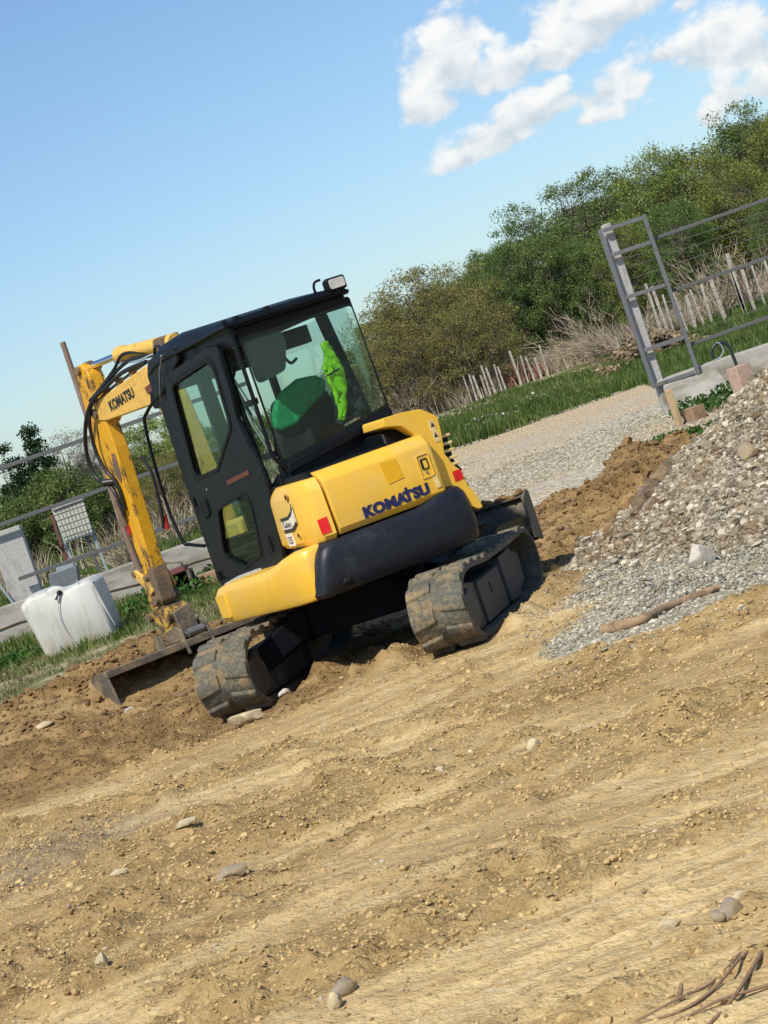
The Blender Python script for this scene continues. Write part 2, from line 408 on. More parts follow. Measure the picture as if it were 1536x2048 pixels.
mat_glass('glass_door', (0.72, 0.84, 0.80), 0.022, 0.004)
mat_glass('glass_clear', (0.90, 0.96, 0.94), 0.03, 0.004)

def mat_leaf(name, a, b, c=None, trans=0.35, scale=0.7):
    m, nt, out = new_mat(name); g = NG(nt)
    oi = g.N.new('ShaderNodeObjectInfo')
    geo = g.N.new('ShaderNodeNewGeometry')
    rnd = geo.outputs['Random Per Island']
    n = g.noise(scale, 3, 0.5)
    col = g.mix(g.mr(n, 0.35, 0.65), a, b)
    n2 = g.noise(scale * 3.1, 4, 0.6)
    col = g.mix(g.mr(n2, 0.36, 0.60, 0.5, 0.0), col, tuple(v * 0.5 for v in a))
    if c: col = g.mix(g.mr(rnd, 0.72, 0.95), col, c)
    hsv = g.N.new('ShaderNodeHueSaturation')
    g.L.new(col, hsv.inputs['Color'])
    g.L.new(g.m('ADD', g.m('MULTIPLY', oi.outputs['Random'], 0.035), 0.483), hsv.inputs['Hue'])
    g.L.new(g.m('ADD', g.m('MULTIPLY', rnd, 0.45), 0.78), hsv.inputs['Value'])
    d = g.N.new('ShaderNodeBsdfDiffuse'); t = g.N.new('ShaderNodeBsdfTranslucent')
    g.L.new(hsv.outputs[0], d.inputs[0]); g.L.new(hsv.outputs[0], t.inputs[0])
    mx = g.N.new('ShaderNodeMixShader'); mx.inputs[0].default_value = trans
    g.L.new(d.outputs[0], mx.inputs[1]); g.L.new(t.outputs[0], mx.inputs[2])
    g.L.new(mx.outputs[0], out.inputs[0]); MATS[name] = m
mat_leaf('leaf_willow', (0.19, 0.235, 0.055), (0.25, 0.275, 0.07), (0.32, 0.35, 0.13))
mat_leaf('leaf_dark', (0.115, 0.185, 0.055), (0.175, 0.235, 0.07), (0.24, 0.30, 0.12))
mat_leaf('leaf_olive', (0.255, 0.245, 0.075), (0.225, 0.26, 0.08), (0.33, 0.24, 0.10))
mat_leaf('leaf_evergreen', (0.030, 0.065, 0.026), (0.055, 0.095, 0.032))
mat_leaf('leaf_blossom', (0.36, 0.29, 0.27), (0.42, 0.38, 0.34), (0.14, 0.15, 0.06))
mat_leaf('leaf_lime', (0.24, 0.30, 0.08), (0.28, 0.33, 0.12), (0.34, 0.38, 0.18))
mat_leaf('grass_green', (0.085, 0.145, 0.034), (0.140, 0.200, 0.050), (0.24, 0.25, 0.11), scale=1.4)
mat_leaf('grass_dry', (0.30, 0.26, 0.14), (0.16, 0.19, 0.06), (0.36, 0.32, 0.2), scale=1.2)
mat_leaf('straw_dry', (0.42, 0.34, 0.24), (0.34, 0.28, 0.19), (0.5, 0.44, 0.34), scale=1.2, trans=0.2)
mat_leaf('weed_leaf', (0.055, 0.12, 0.030), (0.075, 0.15, 0.035), (0.10, 0.17, 0.05), scale=3)

def mat_ground():
    m, nt, out = new_mat('soil_and_gravel'); g = NG(nt)
    z = g.sep(g.attr('zone'))                 # R soil, G loose gravel, B turf / grass
    z2 = g.sep(g.attr('zone2'))               # R damp soil, G trodden dry dirt, B road stone
    big = g.noise(0.9, 5, 0.6); mid = g.noise(6, 6, 0.62); fine = g.noise(30, 5, 0.62); grit = g.vor(60); pe = g.vor(26, out='Color')
    pv = g.sep(pe)
    streak = g.noise(1.5, 3, 0.5, stretch=(0.8, 2.2, 1), dist=0.3)
    soil = g.mix(g.mr(streak, 0.38, 0.62), (0.43, 0.300, 0.135), (0.57, 0.42, 0.205))
    soil = g.mix(g.mr(mid, 0.40, 0.75, 0, 0.8), soil, (0.29, 0.190, 0.085))
    soil = g.mix(g.mr(big, 0.5, 0.72, 0, 0.55), soil, (0.58, 0.45, 0.245))
    soil = g.mix(g.mr(fine, 0.62, 0.74, 0, 0.25), soil, (0.66, 0.52, 0.30))
    soil = g.mix(g.mr(pv[0], 0.96, 0.97, 0, 0.5), soil, (0.56, 0.47, 0.32))
    crumb = g.mix(g.mr(mid, 0.35, 0.65), (0.265, 0.170, 0.066), (0.46, 0.32, 0.140))
    crumb = g.mix(g.mr(fine, 0.56, 0.72, 0, 0.7), crumb, (0.58, 0.44, 0.23))
    z3 = g.sep(g.attr('zone3'))
    grain = g.noise(75, 3, 0.7); lump = g.noise(13, 5, 0.6, stretch=(.8, 1.3, 1))
    soil = g.mix(g.m('MULTIPLY', z3[0], 0.85), soil, crumb)
    soil = g.mix(g.m('MULTIPLY', z3[2], 0.75), soil, (0.63, 0.48, 0.25))  # pale dry crests, also standing in for light on the ridge tops
    soil = g.mix(g.m('MULTIPLY', z3[1], 0.5), soil, (0.20, 0.175, 0.14))
    soil = g.mix(g.mr(lump, 0.54, 0.66, 0, 0.55), soil, (0.30, 0.195, 0.080))
    soil = g.mix(g.mr(grain, 0.30, 0.46, 0.55, 0), soil, (0.25, 0.165, 0.07))
    soil = g.mix(g.mr(grain, 0.60, 0.74, 0, 0.5), soil, (0.70, 0.55, 0.31))
    damp = g.mix(g.mr(mid, 0.35, 0.65), (0.165, 0.098, 0.038), (0.30, 0.190, 0.082))
    soil = g.mix(g.m('MULTIPLY', z2[0], g.mr(g.noise(2.5, 5, 0.6), 0.25, 0.6, 0.55, 1.0)), soil, damp)
    vc = g.vor(42, out='Color'); vs = g.sep(vc)
    stone = g.mix(vs[0], (0.16, 0.15, 0.125), (0.48, 0.46, 0.40))
    stone = g.mix(g.mr(vs[1], 0.8, 0.9, 0, 0.8), stone, (0.62, 0.58, 0.50))
    col = g.mix(z[1], soil, stone)
    vr = g.sep(g.vor(17, out='Color'))
    road = g.mix(vr[0], (0.36, 0.315, 0.235), (0.60, 0.54, 0.42))
    road = g.mix(g.mr(g.noise(0.8, 5, 0.6), 0.5, 0.68, 0, 0.8), road, (0.52, 0.42, 0.28))
    dirt = g.mix(g.mr(mid, 0.35, 0.7), (0.56, 0.445, 0.29), (0.48, 0.365, 0.225))
    road = g.mix(z2[1], road, dirt)
    col = g.mix(z2[2], col, road)
    turf = g.mix(g.mr(mid, 0.4, 0.62), (0.085, 0.125, 0.030), (0.21, 0.19, 0.095))
    turf = g.mix(g.mr(g.noise(1.6, 5, 0.65), 0.46, 0.62), turf, (0.36, 0.31, 0.20))
    col = g.mix(z[2], col, turf)
    ns = g.m('MULTIPLY', g.vor(42), z[1]); nr = g.m('MULTIPLY', g.vor(17), z2[2])
    hgt = g.m('ADD', g.m('ADD', g.m('MULTIPLY', fine, g.m('ADD', 0.25, g.m('MULTIPLY', z3[0], 0.7))), g.m('MULTIPLY', grit, 0.12)), g.m('ADD', g.m('MULTIPLY', ns, -1.2), g.m('MULTIPLY', nr, -1.5)))
    hgt = g.m('ADD', hgt, g.m('ADD', g.m('MULTIPLY', mid, 1.2), g.m('MULTIPLY', lump, 0.7)))
    nt.links.new(g.pbr(col, 0.92, 0, g.bump(hgt, 0.9, 0.04), 0.2), out.inputs[0])
    MATS['ground'] = m
mat_ground()
def mat_stones(name, a, b, c):
    m, nt, out = new_mat(name); g = NG(nt)
    geo = g.N.new('ShaderNodeNewGeometry'); r = geo.outputs['Random Per Island']
    col = g.mix(r, a, b)
    col = g.mix(g.mr(g.m('FRACT', g.m('MULTIPLY', r, 7.31)), 0.72, 0.9), col, c)
    col = g.mix(g.mr(g.noise(2.0, 4, 0.6), 0.52, 0.68, 0, 0.6), col, (0.20, 0.145, 0.085))
    n = g.noise(60, 4, 0.6)
    nt.links.new(g.pbr(col, 0.85, 0, g.bump(n, 0.3, 0.005), 0.3), out.inputs[0])
    MATS[name] = m
mat_stones('gravel_stone', (0.17, 0.155, 0.110), (0.37, 0.34, 0.255), (0.54, 0.50, 0.385))
mat_stones('heap_stone', (0.13, 0.108, 0.075), (0.36, 0.315, 0.235), (0.54, 0.485, 0.375))
mat_stones('soil_clod', (0.30, 0.198, 0.080), (0.56, 0.405, 0.19), (0.44, 0.305, 0.135))
mat_stones('soil_pebble', (0.38, 0.29, 0.16), (0.58, 0.48, 0.32), (0.42, 0.37, 0.28))
mat_stones('heap_soil', (0.115, 0.080, 0.045), (0.22, 0.16, 0.095), (0.30, 0.24, 0.155))
mat_stones('soil_damp', (0.135, 0.080, 0.032), (0.25, 0.155, 0.068), (0.20, 0.125, 0.055))

# ---------------------------------------------------------------- object helpers
def tag(o, label=None, cat=None, group=None, kind=None):
    if label: o['label'] = label
    if cat: o['category'] = cat
    if group: o['group'] = group
    if kind: o['kind'] = kind
    return o
def link_mesh(name, verts, faces, m, parent=None, loc=(0, 0, 0), smooth=35, bevel=0.0, segs=2):
    me = bpy.data.meshes.new(name)
    me.from_pydata([tuple(v) for v in verts], [], faces)
    me.update()
    if m is not None: me.materials.append(MATS[m])
    if smooth:
        me.shade_smooth()
        me.set_sharp_from_angle(angle=R(smooth))
    o = bpy.data.objects.new(name, me)
    COL.objects.link(o)
    o.location = loc
    if parent is not None: o.parent = parent
    if bevel:
        md = o.modifiers.new('bevel', 'BEVEL'); md.width = bevel; md.segments = segs
        md.limit_method = 'ANGLE'; md.angle_limit = R(32); md.harden_normals = False
        md.use_clamp_overlap = True
    return o
def np_mesh(name, V, F, m, parent=None, loc=(0, 0, 0), smooth=False):
    """fast mesh from an (n,3) array and an (m,k) face array"""
    me = bpy.data.meshes.new(name)
    V = np.asarray(V, np.float32); F = np.asarray(F, np.int32)
    k = F.shape[1]
    me.vertices.add(len(V)); me.vertices.foreach_set('co', V.ravel())
    me.loops.add(F.size); me.loops.foreach_set('vertex_index', F.ravel())
    me.polygons.add(len(F)); me.polygons.foreach_set('loop_start', np.arange(0, F.size, k, dtype=np.int32))
    me.update(calc_edges=True)
    if smooth: me.shade_smooth()
    else: me.shade_flat()
    me.materials.append(MATS[m])
    o = bpy.data.objects.new(name, me); COL.objects.link(o); o.location = loc
    if parent is not None: o.parent = parent
    return o
def empty(name, loc, label, cat, group=None, rz=0.0):
    o = bpy.data.objects.new(name, None); COL.objects.link(o)
    o.empty_display_size = 0.2
    o.location = loc; o.rotation_euler = (0, 0, rz)
    return tag(o, label, cat, group)
I4 = Matrix.Identity(4)
def frame(origin, X, Z=(0, 0, 1)):
    """2-D drawing frame: first coordinate along X, second up, third along X x Z"""
    X = Vector(X).normalized(); Z = Vector(Z).normalized(); N = X.cross(Z)
    M = Matrix(((X.x, Z.x, N.x, origin[0]), (X.y, Z.y, N.y, origin[1]), (X.z, Z.z, N.z, origin[2]), (0, 0, 0, 1)))
    return M
class MB:
    def __init__(s, M=I4): s.v = []; s.f = []; s.M = M
    def add(s, vs, fs, M=None):
        M = s.M if M is None else M
        k = len(s.v)
        s.v += [M @ Vector(v) for v in vs]
        s.f += [[i + k for i in f] for f in fs]
        return s
    def box(s, lo, hi, M=None):
        x0, y0, z0 = lo; x1, y1, z1 = hi
        return s.add([(x0, y0, z0), (x1, y0, z0), (x1, y1, z0), (x0, y1, z0), (x0, y0, z1), (x1, y0, z1), (x1, y1, z1), (x0, y1, z1)],
                     [(0, 3, 2, 1), (4, 5, 6, 7), (0, 1, 5, 4), (1, 2, 6, 5), (2, 3, 7, 6), (3, 0, 4, 7)], M)
    def prism(s, poly, h0, h1, M=None):
        """polygon in the frame's first two axes, extruded along the third"""
        n = len(poly)
        area = sum(poly[i][0] * poly[(i + 1) % n][1] - poly[(i + 1) % n][0] * poly[i][1] for i in range(n))
        if area < 0: poly = poly[::-1]
        if h0 > h1: h0, h1 = h1, h0
        vs = [(p[0], p[1], h0) for p in poly] + [(p[0], p[1], h1) for p in poly]
        fs = [list(range(n))[::-1], list(range(n, 2 * n))] + [(i, (i + 1) % n, (i + 1) % n + n, i + n) for i in range(n)]
        return s.add(vs, fs, M)
    def loft(s, rings, M=None, cap=True):
        n = len(rings[0]); vs = [p for r in rings for p in r]; fs = []
        for k in range(len(rings) - 1):
            for i in range(n):
                j = (i + 1) % n
                fs.append((k * n + i, k * n + j, (k + 1) * n + j, (k + 1) * n + i))
        if cap: fs += [list(range(n))[::-1], [i + (len(rings) - 1) * n for i in range(n)]]
        return s.add(vs, fs, M)
    def tube(s, pts, r, n=8, M=None, cap=True):
        P = [Vector(p) for p in pts]; rings = []
        rr = r if isinstance(r, (list, tuple)) else [r] * len(P)
        up = None
        for i, p in enumerate(P):
            d = (P[min(i + 1, len(P) - 1)] - P[max(i - 1, 0)]).normalized()
            if up is None:
                up = Vector((0, 0, 1)) if abs(d.z) < 0.9 else Vector((1, 0, 0))
            a = d.cross(up).normalized(); b = a.cross(d).normalized(); up = b
            rings.append([p + (a * math.cos(t) + b * math.sin(t)) * rr[i] for t in [2 * math.pi * k / n for k in range(n)]])
        return s.loft(rings, M, cap)
    def cyl(s, p0, p1, r, n=20, M=None): return s.tube([p0, p1], r, n, M)
    def ball(s, c, r, n=12, M=None):
        rx, ry, rz = r if isinstance(r, tuple) else (r, r, r)
        rings = []
        for i in range(n + 1):
            t = math.pi * i / n - math.pi / 2
            q = max(math.cos(t), 1e-3)
            rings.append([(c[0] + rx * q * math.cos(u), c[1] + ry * q * math.sin(u), c[2] + rz * math.sin(t)) for u in [2 * math.pi * k / (2 * n) for k in range(2 * n)]])
        return s.loft(rings, M)
    def build(s, name, m, parent=None, smooth=35, bevel=0.0, segs=2, loc=(0, 0, 0)):
        return link_mesh(name, s.v, s.f, m, parent, loc, smooth, bevel, segs)
def arc_poly(pts, r, n=5):
    """round the corners of a closed polygon"""
    out = []; m = len(pts)
    for i in range(m):
        p = Vector(pts[i][:2]); a = Vector(pts[i - 1][:2]); b = Vector(pts[(i + 1) % m][:2])
        rr = r[i] if isinstance(r, (list, tuple)) else r
        if rr <= 0: out.append(tuple(p)); continue
        da = (a - p); db = (b - p); la, lb = da.length, db.length; da /= la; db /= lb
        ang = da.angle(db); t = min(rr / math.tan(ang / 2), la * 0.48, lb * 0.48)
        p0, p1 = p + da * t, p + db * t
        for k in range(n + 1):
            u = k / n
            q = p0 * (1 - u) ** 2 + p * 2 * u * (1 - u) + p1 * u ** 2
            out.append(tuple(q))
    return out
def bez(pts, n=6):
    """smooth curve through the points (Catmull-Rom)"""
    P = [Vector(p) for p in pts]; out = []
    for i in range(len(P) - 1):
        p0 = P[max(i - 1, 0)]; p1 = P[i]; p2 = P[i + 1]; p3 = P[min(i + 2, len(P) - 1)]
        for k in range(n):
            t = k / n
            out.append(0.5 * ((2 * p1) + (-p0 + p2) * t + (2 * p0 - 5 * p1 + 4 * p2 - p3) * t * t + (-p0 + 3 * p1 - 3 * p2 + p3) * t ** 3))
    out.append(P[-1]); return out
def curve_to_obj(cu, name, M, m, parent, smooth=35, bevel=0.0):
    tmp = bpy.data.objects.new('tmp', cu)
    COL.objects.link(tmp)
    dg = bpy.context.evaluated_depsgraph_get()
    me = bpy.data.meshes.new_from_object(tmp.evaluated_get(dg))
    bpy.data.objects.remove(tmp); bpy.data.curves.remove(cu)
    me.transform(M); me.name = name
    me.materials.clear(); me.materials.append(MATS[m])
    if smooth:
        me.shade_smooth(); me.set_sharp_from_angle(angle=R(smooth))
    o = bpy.data.objects.new(name, me); COL.objects.link(o)
    if parent is not None: o.parent = parent
    return o
def plate(name, outer, holes, h0, h1, M, m, parent, bevel=0.0, smooth=35):
    """flat panel with holes: outlines in the frame's first two axes, from h0 to h1 along the third"""
    cu = bpy.data.curves.new('tmp', 'CURVE'); cu.dimensions = '2D'; cu.fill_mode = 'BOTH'
    for poly in [outer] + list(holes):
        sp = cu.splines.new('POLY'); sp.points.add(len(poly) - 1)
        for i, p in enumerate(poly): sp.points[i].co = (p[0], p[1], 0, 1)
        sp.use_cyclic_u = True
    cu.extrude = abs(h1 - h0) / 2 - bevel
    cu.bevel_depth = bevel; cu.bevel_resolution = 1
    if bevel: cu.offset = -bevel
    return curve_to_obj(cu, name, M @ Matrix.Translation((0, 0, (h0 + h1) / 2)), m, parent, smooth)
def letters(name, text, size, M, m, parent, depth=0.002, bold=0.012, sx=1.0, spacing=1.0):
    cu = bpy.data.curves.new('tmp', 'FONT'); cu.body = text; cu.size = size; cu.extrude = depth; cu.offset = bold
    cu.space_character = spacing; cu.resolution_u = 3
    return curve_to_obj(cu, name, M @ Matrix.Diagonal((sx, 1, 1, 1)), m, parent, 0)

# ================================================================ EXCAVATOR
EX = empty('excavator', (-0.296, 15.93, 0.0), 'yellow and black mini excavator with cab turned sideways over rubber tracks on churned soil', 'excavator')
s25, c25 = math.sin(R(25)), math.cos(R(25))
a_ = Vector((c25, s25, 0)); b_ = Vector((-s25, c25, 0))          # upper body: across, forward
MU = Matrix(((a_.x, b_.x, 0, 0), (a_.y, b_.y, 0, 0), (0, 0, 1, 0), (0, 0, 0, 1)))   # (a, b, z)
SIDE = lambda a: frame(a_ * a, b_)        # (b, z), third = +a ; the outside of the left flank is -third
REAR = lambda b: frame(b_ * b, a_)        # (a, z), third = -b : towards the back
ph = R(16.4)
d_ = Vector((math.sin(ph), math.cos(ph), 0)); n_ = Vector((math.cos(ph), -math.sin(ph), 0))
MT = Matrix(((n_.x, d_.x, 0, 0), (n_.y, d_.y, 0, 0), (0, 0, 1, 0), (0, 0, 0, 1)))   # undercarriage: (across, along, z)
TR = lambda n: frame(n_ * n, d_)          # (along, z), third = +n

# ---- undercarriage
def track(cx, name='track'):
    # closed belt path in (along, z); the near end is the big sprocket end
    ctrl = [(-1.25, .27), (-1.20, .40), (-1.05, .485), (-0.82, .505), (-0.35, .475), (0.20, .47), (0.70, .475), (1.0, .475), (1.20, .40),
            (1.27, .26), (1.20, .11), (1.02, .015), (0.5, 0.0), (0.0, 0.0), (-0.5, 0.0), (-0.95, 0.01), (-1.14, .08), (-1.23, .18)]
    n = len(ctrl); P = []
    for i in range(n):
        p0, p1, p2, p3 = [Vector(ctrl[(i + k - 1) % n]) for k in range(4)]
        for k in range(8):
            t = k / 8
            P.append(0.5 * ((2 * p1) + (-p0 + p2) * t + (2 * p0 - 5 * p1 + 4 * p2 - p3) * t * t + (-p0 + 3 * p1 - 3 * p2 + p3) * t ** 3))
    L = [0]
    for i in range(len(P)): L.append(L[-1] + (P[(i + 1) % len(P)] - P[i]).length)
    tot = L[-1]
    def at(s):
        s %= tot
        i = max(k for k in range(len(P)) if L[k] <= s)
        t = (s - L[i]) / max(L[i + 1] - L[i], 1e-6)
        p = P[i].lerp(P[(i + 1) % len(P)], t); tg = (P[(i + 1) % len(P)] - P[i]).normalized()
        return p, tg, Vector((-tg.y, tg.x))        # path runs clockwise seen from +n: outward normal
    N = 132; w = 0.20
    prof = [(-w, -.030), (-w, .004), (-w + .015, .012), (-.022, .012), (-.012, .004), (.012, .004), (.022, .012), (w - .015, .012), (w, .004), (w, -.030)]
    mb = MB(MT)
    rings = []
    cen = Vector((0, .27))
    for k in range(N):
        p, tg, nm = at(tot * k / N)
        if nm.dot(p - cen) < 0: nm = -nm
        rings.append([(cx + u, p.x + nm.x * h, p.y + nm.y * h) for u, h in prof])
    m = len(prof); vs = [q for r in rings for q in r]; fs = []
    for k in range(N):
        for i in range(m):
            fs.append((k * m + i, k * m + (i + 1) % m, ((k + 1) % N) * m + (i + 1) % m, ((k + 1) % N) * m + i))
    mb.add(vs, fs)
    belt = mb.build(name, 'track_rubber', EX, 40)
    # lugs: staggered blocks left and right of the centre groove
    lug = MB(MT); K = 27; rnd = random.Random(int(cx * 10) + 50)
    for k in range(K):
        for side in (-1, 1):
            s0 = tot * (k + (0.28 if side > 0 else 0.0)) / K
            ring0, ring1 = [], []
            wob = rnd.uniform(-.002, .002)
            for (ds, hh) in ((-.066, .004), (-.046, .030 + wob), (.0, .034 + wob), (.044, .031 + wob), (.060, .004)):
                for j, uu in enumerate((0.024, 0.197)):
                    p, tg, nm = at(s0 + ds + (0.018 if j == 0 else -0.014))
                    if nm.dot(p - cen) < 0: nm = -nm
                    q = (cx + side * uu, p.x + nm.x * hh, p.y + nm.y * hh)
                    (ring0 if j == 0 else ring1).append(q)
            lug.loft([ring0, ring1])
    lug.build('tread_lug', 'track_rubber', belt, 60, bevel=0.010, segs=3)
    # frame between the wheels
    fr = MB(TR(cx))
    side_poly = arc_poly([(-1.02, .12), (-.86, .045), (.62, .045), (.92, .12), (.95, .30), (.70, .40), (.30, .40), (.20, .35), (-.55, .35), (-.80, .39), (-1.0, .32)], .03, 3)
    fr.prism(side_poly, -.115, .115)
    fr.prism(arc_poly([(-.55, .05), (.16, .05), (.16, .345), (-.55, .345)], .02, 2), -.135, .135)
    fr.prism(arc_poly([(.20, .05), (.56, .05), (.56, .40), (.20, .40)], .03, 2), -.15, .15)
    cp = MB(TR(cx))
    for hh in (-1, 1): cp.prism(arc_poly([(-1.10, .13), (-.98, .07), (-.80, .12), (-.78, .26), (-.90, .36), (-1.08, .33)], .03, 3), hh * .10, hh * .165)
    cp.build('frame_cap', 'track_frame_grey', belt, 30, bevel=.012)
    fro = fr.build('track_frame', 'track_frame_grey', belt, 30, bevel=0.006)
    sl = MB(TR(cx)); sl.prism(arc_poly([(-.235, .20), (-.205, .20), (-.205, .29), (-.235, .29)], .012, 3), -.138, .138)
    sl.build('slot', 'black_rubber', belt)
    for (yy, zz, rr, nm2) in ((-.98, .255, .185, 'sprocket'), (1.0, .255, .195, 'idler')):
        wl = MB(MT)
        c0 = (cx - .045, yy, zz); c1 = (cx + .045, yy, zz)
        wl.cyl(c0, c1, rr, 28); wl.cyl((cx - .085, yy, zz), (cx + .085, yy, zz), rr * .48, 20)
        for q in range(9):
            t = 2 * math.pi * q / 9
            cc = Vector((cx, yy + rr * .74 * math.cos(t), zz + rr * .74 * math.sin(t)))
            wl.cyl(cc - Vector((.056, 0, 0)), cc + Vector((.056, 0, 0)), .014, 8)
        wl.build(nm2, 'track_frame_grey', belt, 30, bevel=0.005)
    for q in range(5):
        wl = MB(MT); yy = -.62 + q * .31
        wl.cyl((cx - .10, yy, .085), (cx + .10, yy, .085), .062, 18)
        wl.build('roller', 'chassis_black', belt, 30)
    return belt
track(0.80); track(-0.80)

# X-shaped lower frame, slew ring
lf = MB(MT)
lf.loft([[(x, y, z) for x, y in arc_poly([(-.40, -.46), (.40, -.46), (.40, .46), (-.40, .46)], .12, 4)] for z in (.30, .56)])
for sx in (-1, 1):
    for (y0, y1, ya, yb) in ((-.46, -.20, -.74, -.42), (.20, .46, .42, .74)):
        r0 = [(sx * .36, y0, .33), (sx * .36, y1, .33), (sx * .36, y1, .54), (sx * .36, y0, .54)]
        r1 = [(sx * .72, ya, .17), (sx * .72, yb, .17), (sx * .72, yb, .36), (sx * .72, ya, .36)]
        if sx < 0: r0 = r0[::-1]; r1 = r1[::-1]
        lf.loft([r0, r1])
lf.build('lower_frame', 'chassis_black', EX, 30, bevel=0.012)
sr = MB(); sr.cyl((0, 0, .55), (0, 0, .625), .40, 40); sr.cyl((0, 0, .50), (0, 0, .56), .44, 40)
sr.build('slew_ring', 'chassis_black', EX, 30)
cy = MB(MT)
cy.tube([(-.3, -.35, .57), (0, -.4, .585), (.3, -.35, .57)], .012, 6)
cy.build('hydraulic_pipe', 'chassis_black', EX)

# dozer blade at the far end
bl = MB(MT)
prof = [(1.80, .31), (1.755, .40), (1.745, .50), (1.77, .60), (1.83, .665), (1.80, .685), (1.735, .62), (1.705, .50), (1.72, .38), (1.77, .29)]
bl.loft([[(x, y, z) for y, z in prof] for x in (-.96, .925)])
blade = bl.build('dozer_blade', 'blade_steel', EX, 40, bevel=0.004)
bt = MB(MT); bt.box((-.95, 1.66, .372), (.925, 1.725, .43)); bt.box((-.95, 1.70, .655), (.925, 1.80, .676))
bt.build('stiffener', 'blade_steel', blade, 30, bevel=0.005)
for x in (-.965, .925):
    e = MB(MT); e.prism([(1.62, .33), (1.86, .28), (1.87, .68), (1.80, .705), (1.62, .66)], x, x + .022, frame((0, 0, 0), d_))
    e.build('end_plate', 'bucket_steel', blade, 30, bevel=0.003)
for x in (-.30, .30):
    e = MB(MT); e.loft([[(x - .05, .40, .26), (x + .05, .40, .26), (x + .05, .40, .40), (x - .05, .40, .40)], [(x * 1.25 - .045, 1.70, .38), (x * 1.25 + .045, 1.70, .38), (x * 1.25 + .045, 1.70, .50), (x * 1.25 - .045, 1.70, .50)]])
    e.build('blade_arm', 'chassis_black', blade, 30, bevel=0.01)
rr_ = random.Random(4); e = MB(MT)
pts = []
for k in range(26):
    x = .40 + k * .02; e.ball((x, 1.735 + rr_.uniform(-.02, .02), .685 + .016 * math.sin(k * .8)), (rr_.uniform(.02, .035), .035, rr_.uniform(.015, .03)), 5)
e.build('soil_cap', 'soil_damp', blade, 60)
e = MB(MT); e.loft([[(.60, 1.698, .44), (.62, 1.66, .432), (.84, 1.66, .432), (.88, 1.698, .44)], [(.66, 1.698, .50), (.67, 1.694, .50), (.84, 1.694, .515), (.88, 1.698, .515)]])
e.build('mud_patch', 'soil_damp', blade, 60)

# ---- upper body
def rrect(a0, a1, b0, b1, z, r):
    """ring of the body outline at height z; r = radii of rear-left, rear-right, front-right, front-left"""
    return [(p[0], p[1], z) for p in arc_poly([(a0, b0), (a1, b0), (a1, b1), (a0, b1)], list(r), 7)]
# deck under everything
dk = MB(MU); dk.loft([rrect(-.70, .74, -.86, .92, .615, (.30, .4, .2, .1)), rrect(-.72, .78, -.90, .95, .69, (.30, .4, .2, .1))])
dk.build('deck_plate', 'chassis_black', EX, 35)

# counterweight: rounded block with a lip that steps down to the left
def shoulder(ring, g):     # the top edge steps up towards the right
    out = []
    for a, b, z in ring:
        t = min(max((a - .10) / .26, 0), 1); t = t * t * (3 - 2 * t)
        out.append((a, b, z + g * .062 * t))
    return out
cw = MB(MU)
def cwr(a0, a1, b0, z, g=0.0, r=(.10, .26, .02, .02)):
    """outline with extra points along the back so that the shoulder can rise"""
    ring = rrect(a0, a1, b0, -.42, z, r)
    k = max(range(len(ring) - 1), key=lambda i: abs(ring[i + 1][0] - ring[i][0]) if abs(ring[i][1] - b0) < .01 and abs(ring[i + 1][1] - b0) < .01 else 0)
    p, q = ring[k], ring[k + 1]
    mid = [(p[0] + (q[0] - p[0]) * t / 14, p[1] - .018 * math.sin(math.pi * t / 14), z) for t in range(1, 14)]
    return shoulder(ring[:k + 1] + mid + ring[k + 1:], g)
cw.loft([cwr(-.735, .575, -.93, .600), cwr(-.757, .605, -.962, .628), cwr(-.740, .615, -.978, .72), cwr(-.700, .604, -.980, .84, .6),
         cwr(-.668, .590, -.975, .905, .9), cwr(-.640, .572, -.962, .935, 1), cwr(-.618, .555, -.925, .958, 1), cwr(-.59, .53, -.88, .965, 1)])
cwo = cw.build('counterweight', 'counterweight_grey', EX, 50, bevel=0.0)
hk = MB(MU); hk.ball((-.545, -.962, .662), (.045, .03, .032), 8)
hk.build('tie_down_recess', 'black_rubber', cwo, 60)
hk = MB(MU); hk.tube([(-.575, -.99, .675), (-.56, -1.0, .65), (-.53, -1.0, .645), (-.51, -.99, .66)], .007, 6)
hk.build('tie_down_hook', 'chassis_black', cwo, 60)

# engine hood (rear door) with chamfered top and bottom edge
hd = MB(MU)
def hood_ring(a0, a1, b0, z, r=.03): return rrect(a0, a1, b0, -.46, z, (.012, .05, .01, .01))
hd.loft([hood_ring(-.468, .395, -.925, .975), hood_ring(-.470, .400, -.958, 1.015), hood_ring(-.475, .398, -.962, 1.10), hood_ring(-.482, .392, -.962, 1.345),
         hood_ring(-.484, .390, -.955, 1.362), hood_ring(-.486, .388, -.885, 1.425), hood_ring(-.486, .385, -.86, 1.432)])
hood = hd.build('engine_hood', 'yellow_paint', EX, 30, bevel=0.006)
FR = REAR(-.9635)   # drawing plane on the hood
def dec(name, poly, m, M=FR, t=.0025, parent=None, z0=0.0, r=0.0):
    o = MB(M); o.prism(arc_poly(poly, r, 3) if r else poly, z0, z0 + t); return o.build(name, m, parent or hood, 0)
dec('decal', [(-0.038, 1.336), (0.087, 1.336), (0.105, 1.192), (-0.020, 1.182)], 'yellow_decal')
dec('warning_decal', [(0.310, 1.129), (0.349, 1.134), (0.357, 1.048), (0.321, 1.041)], 'cream_decal')
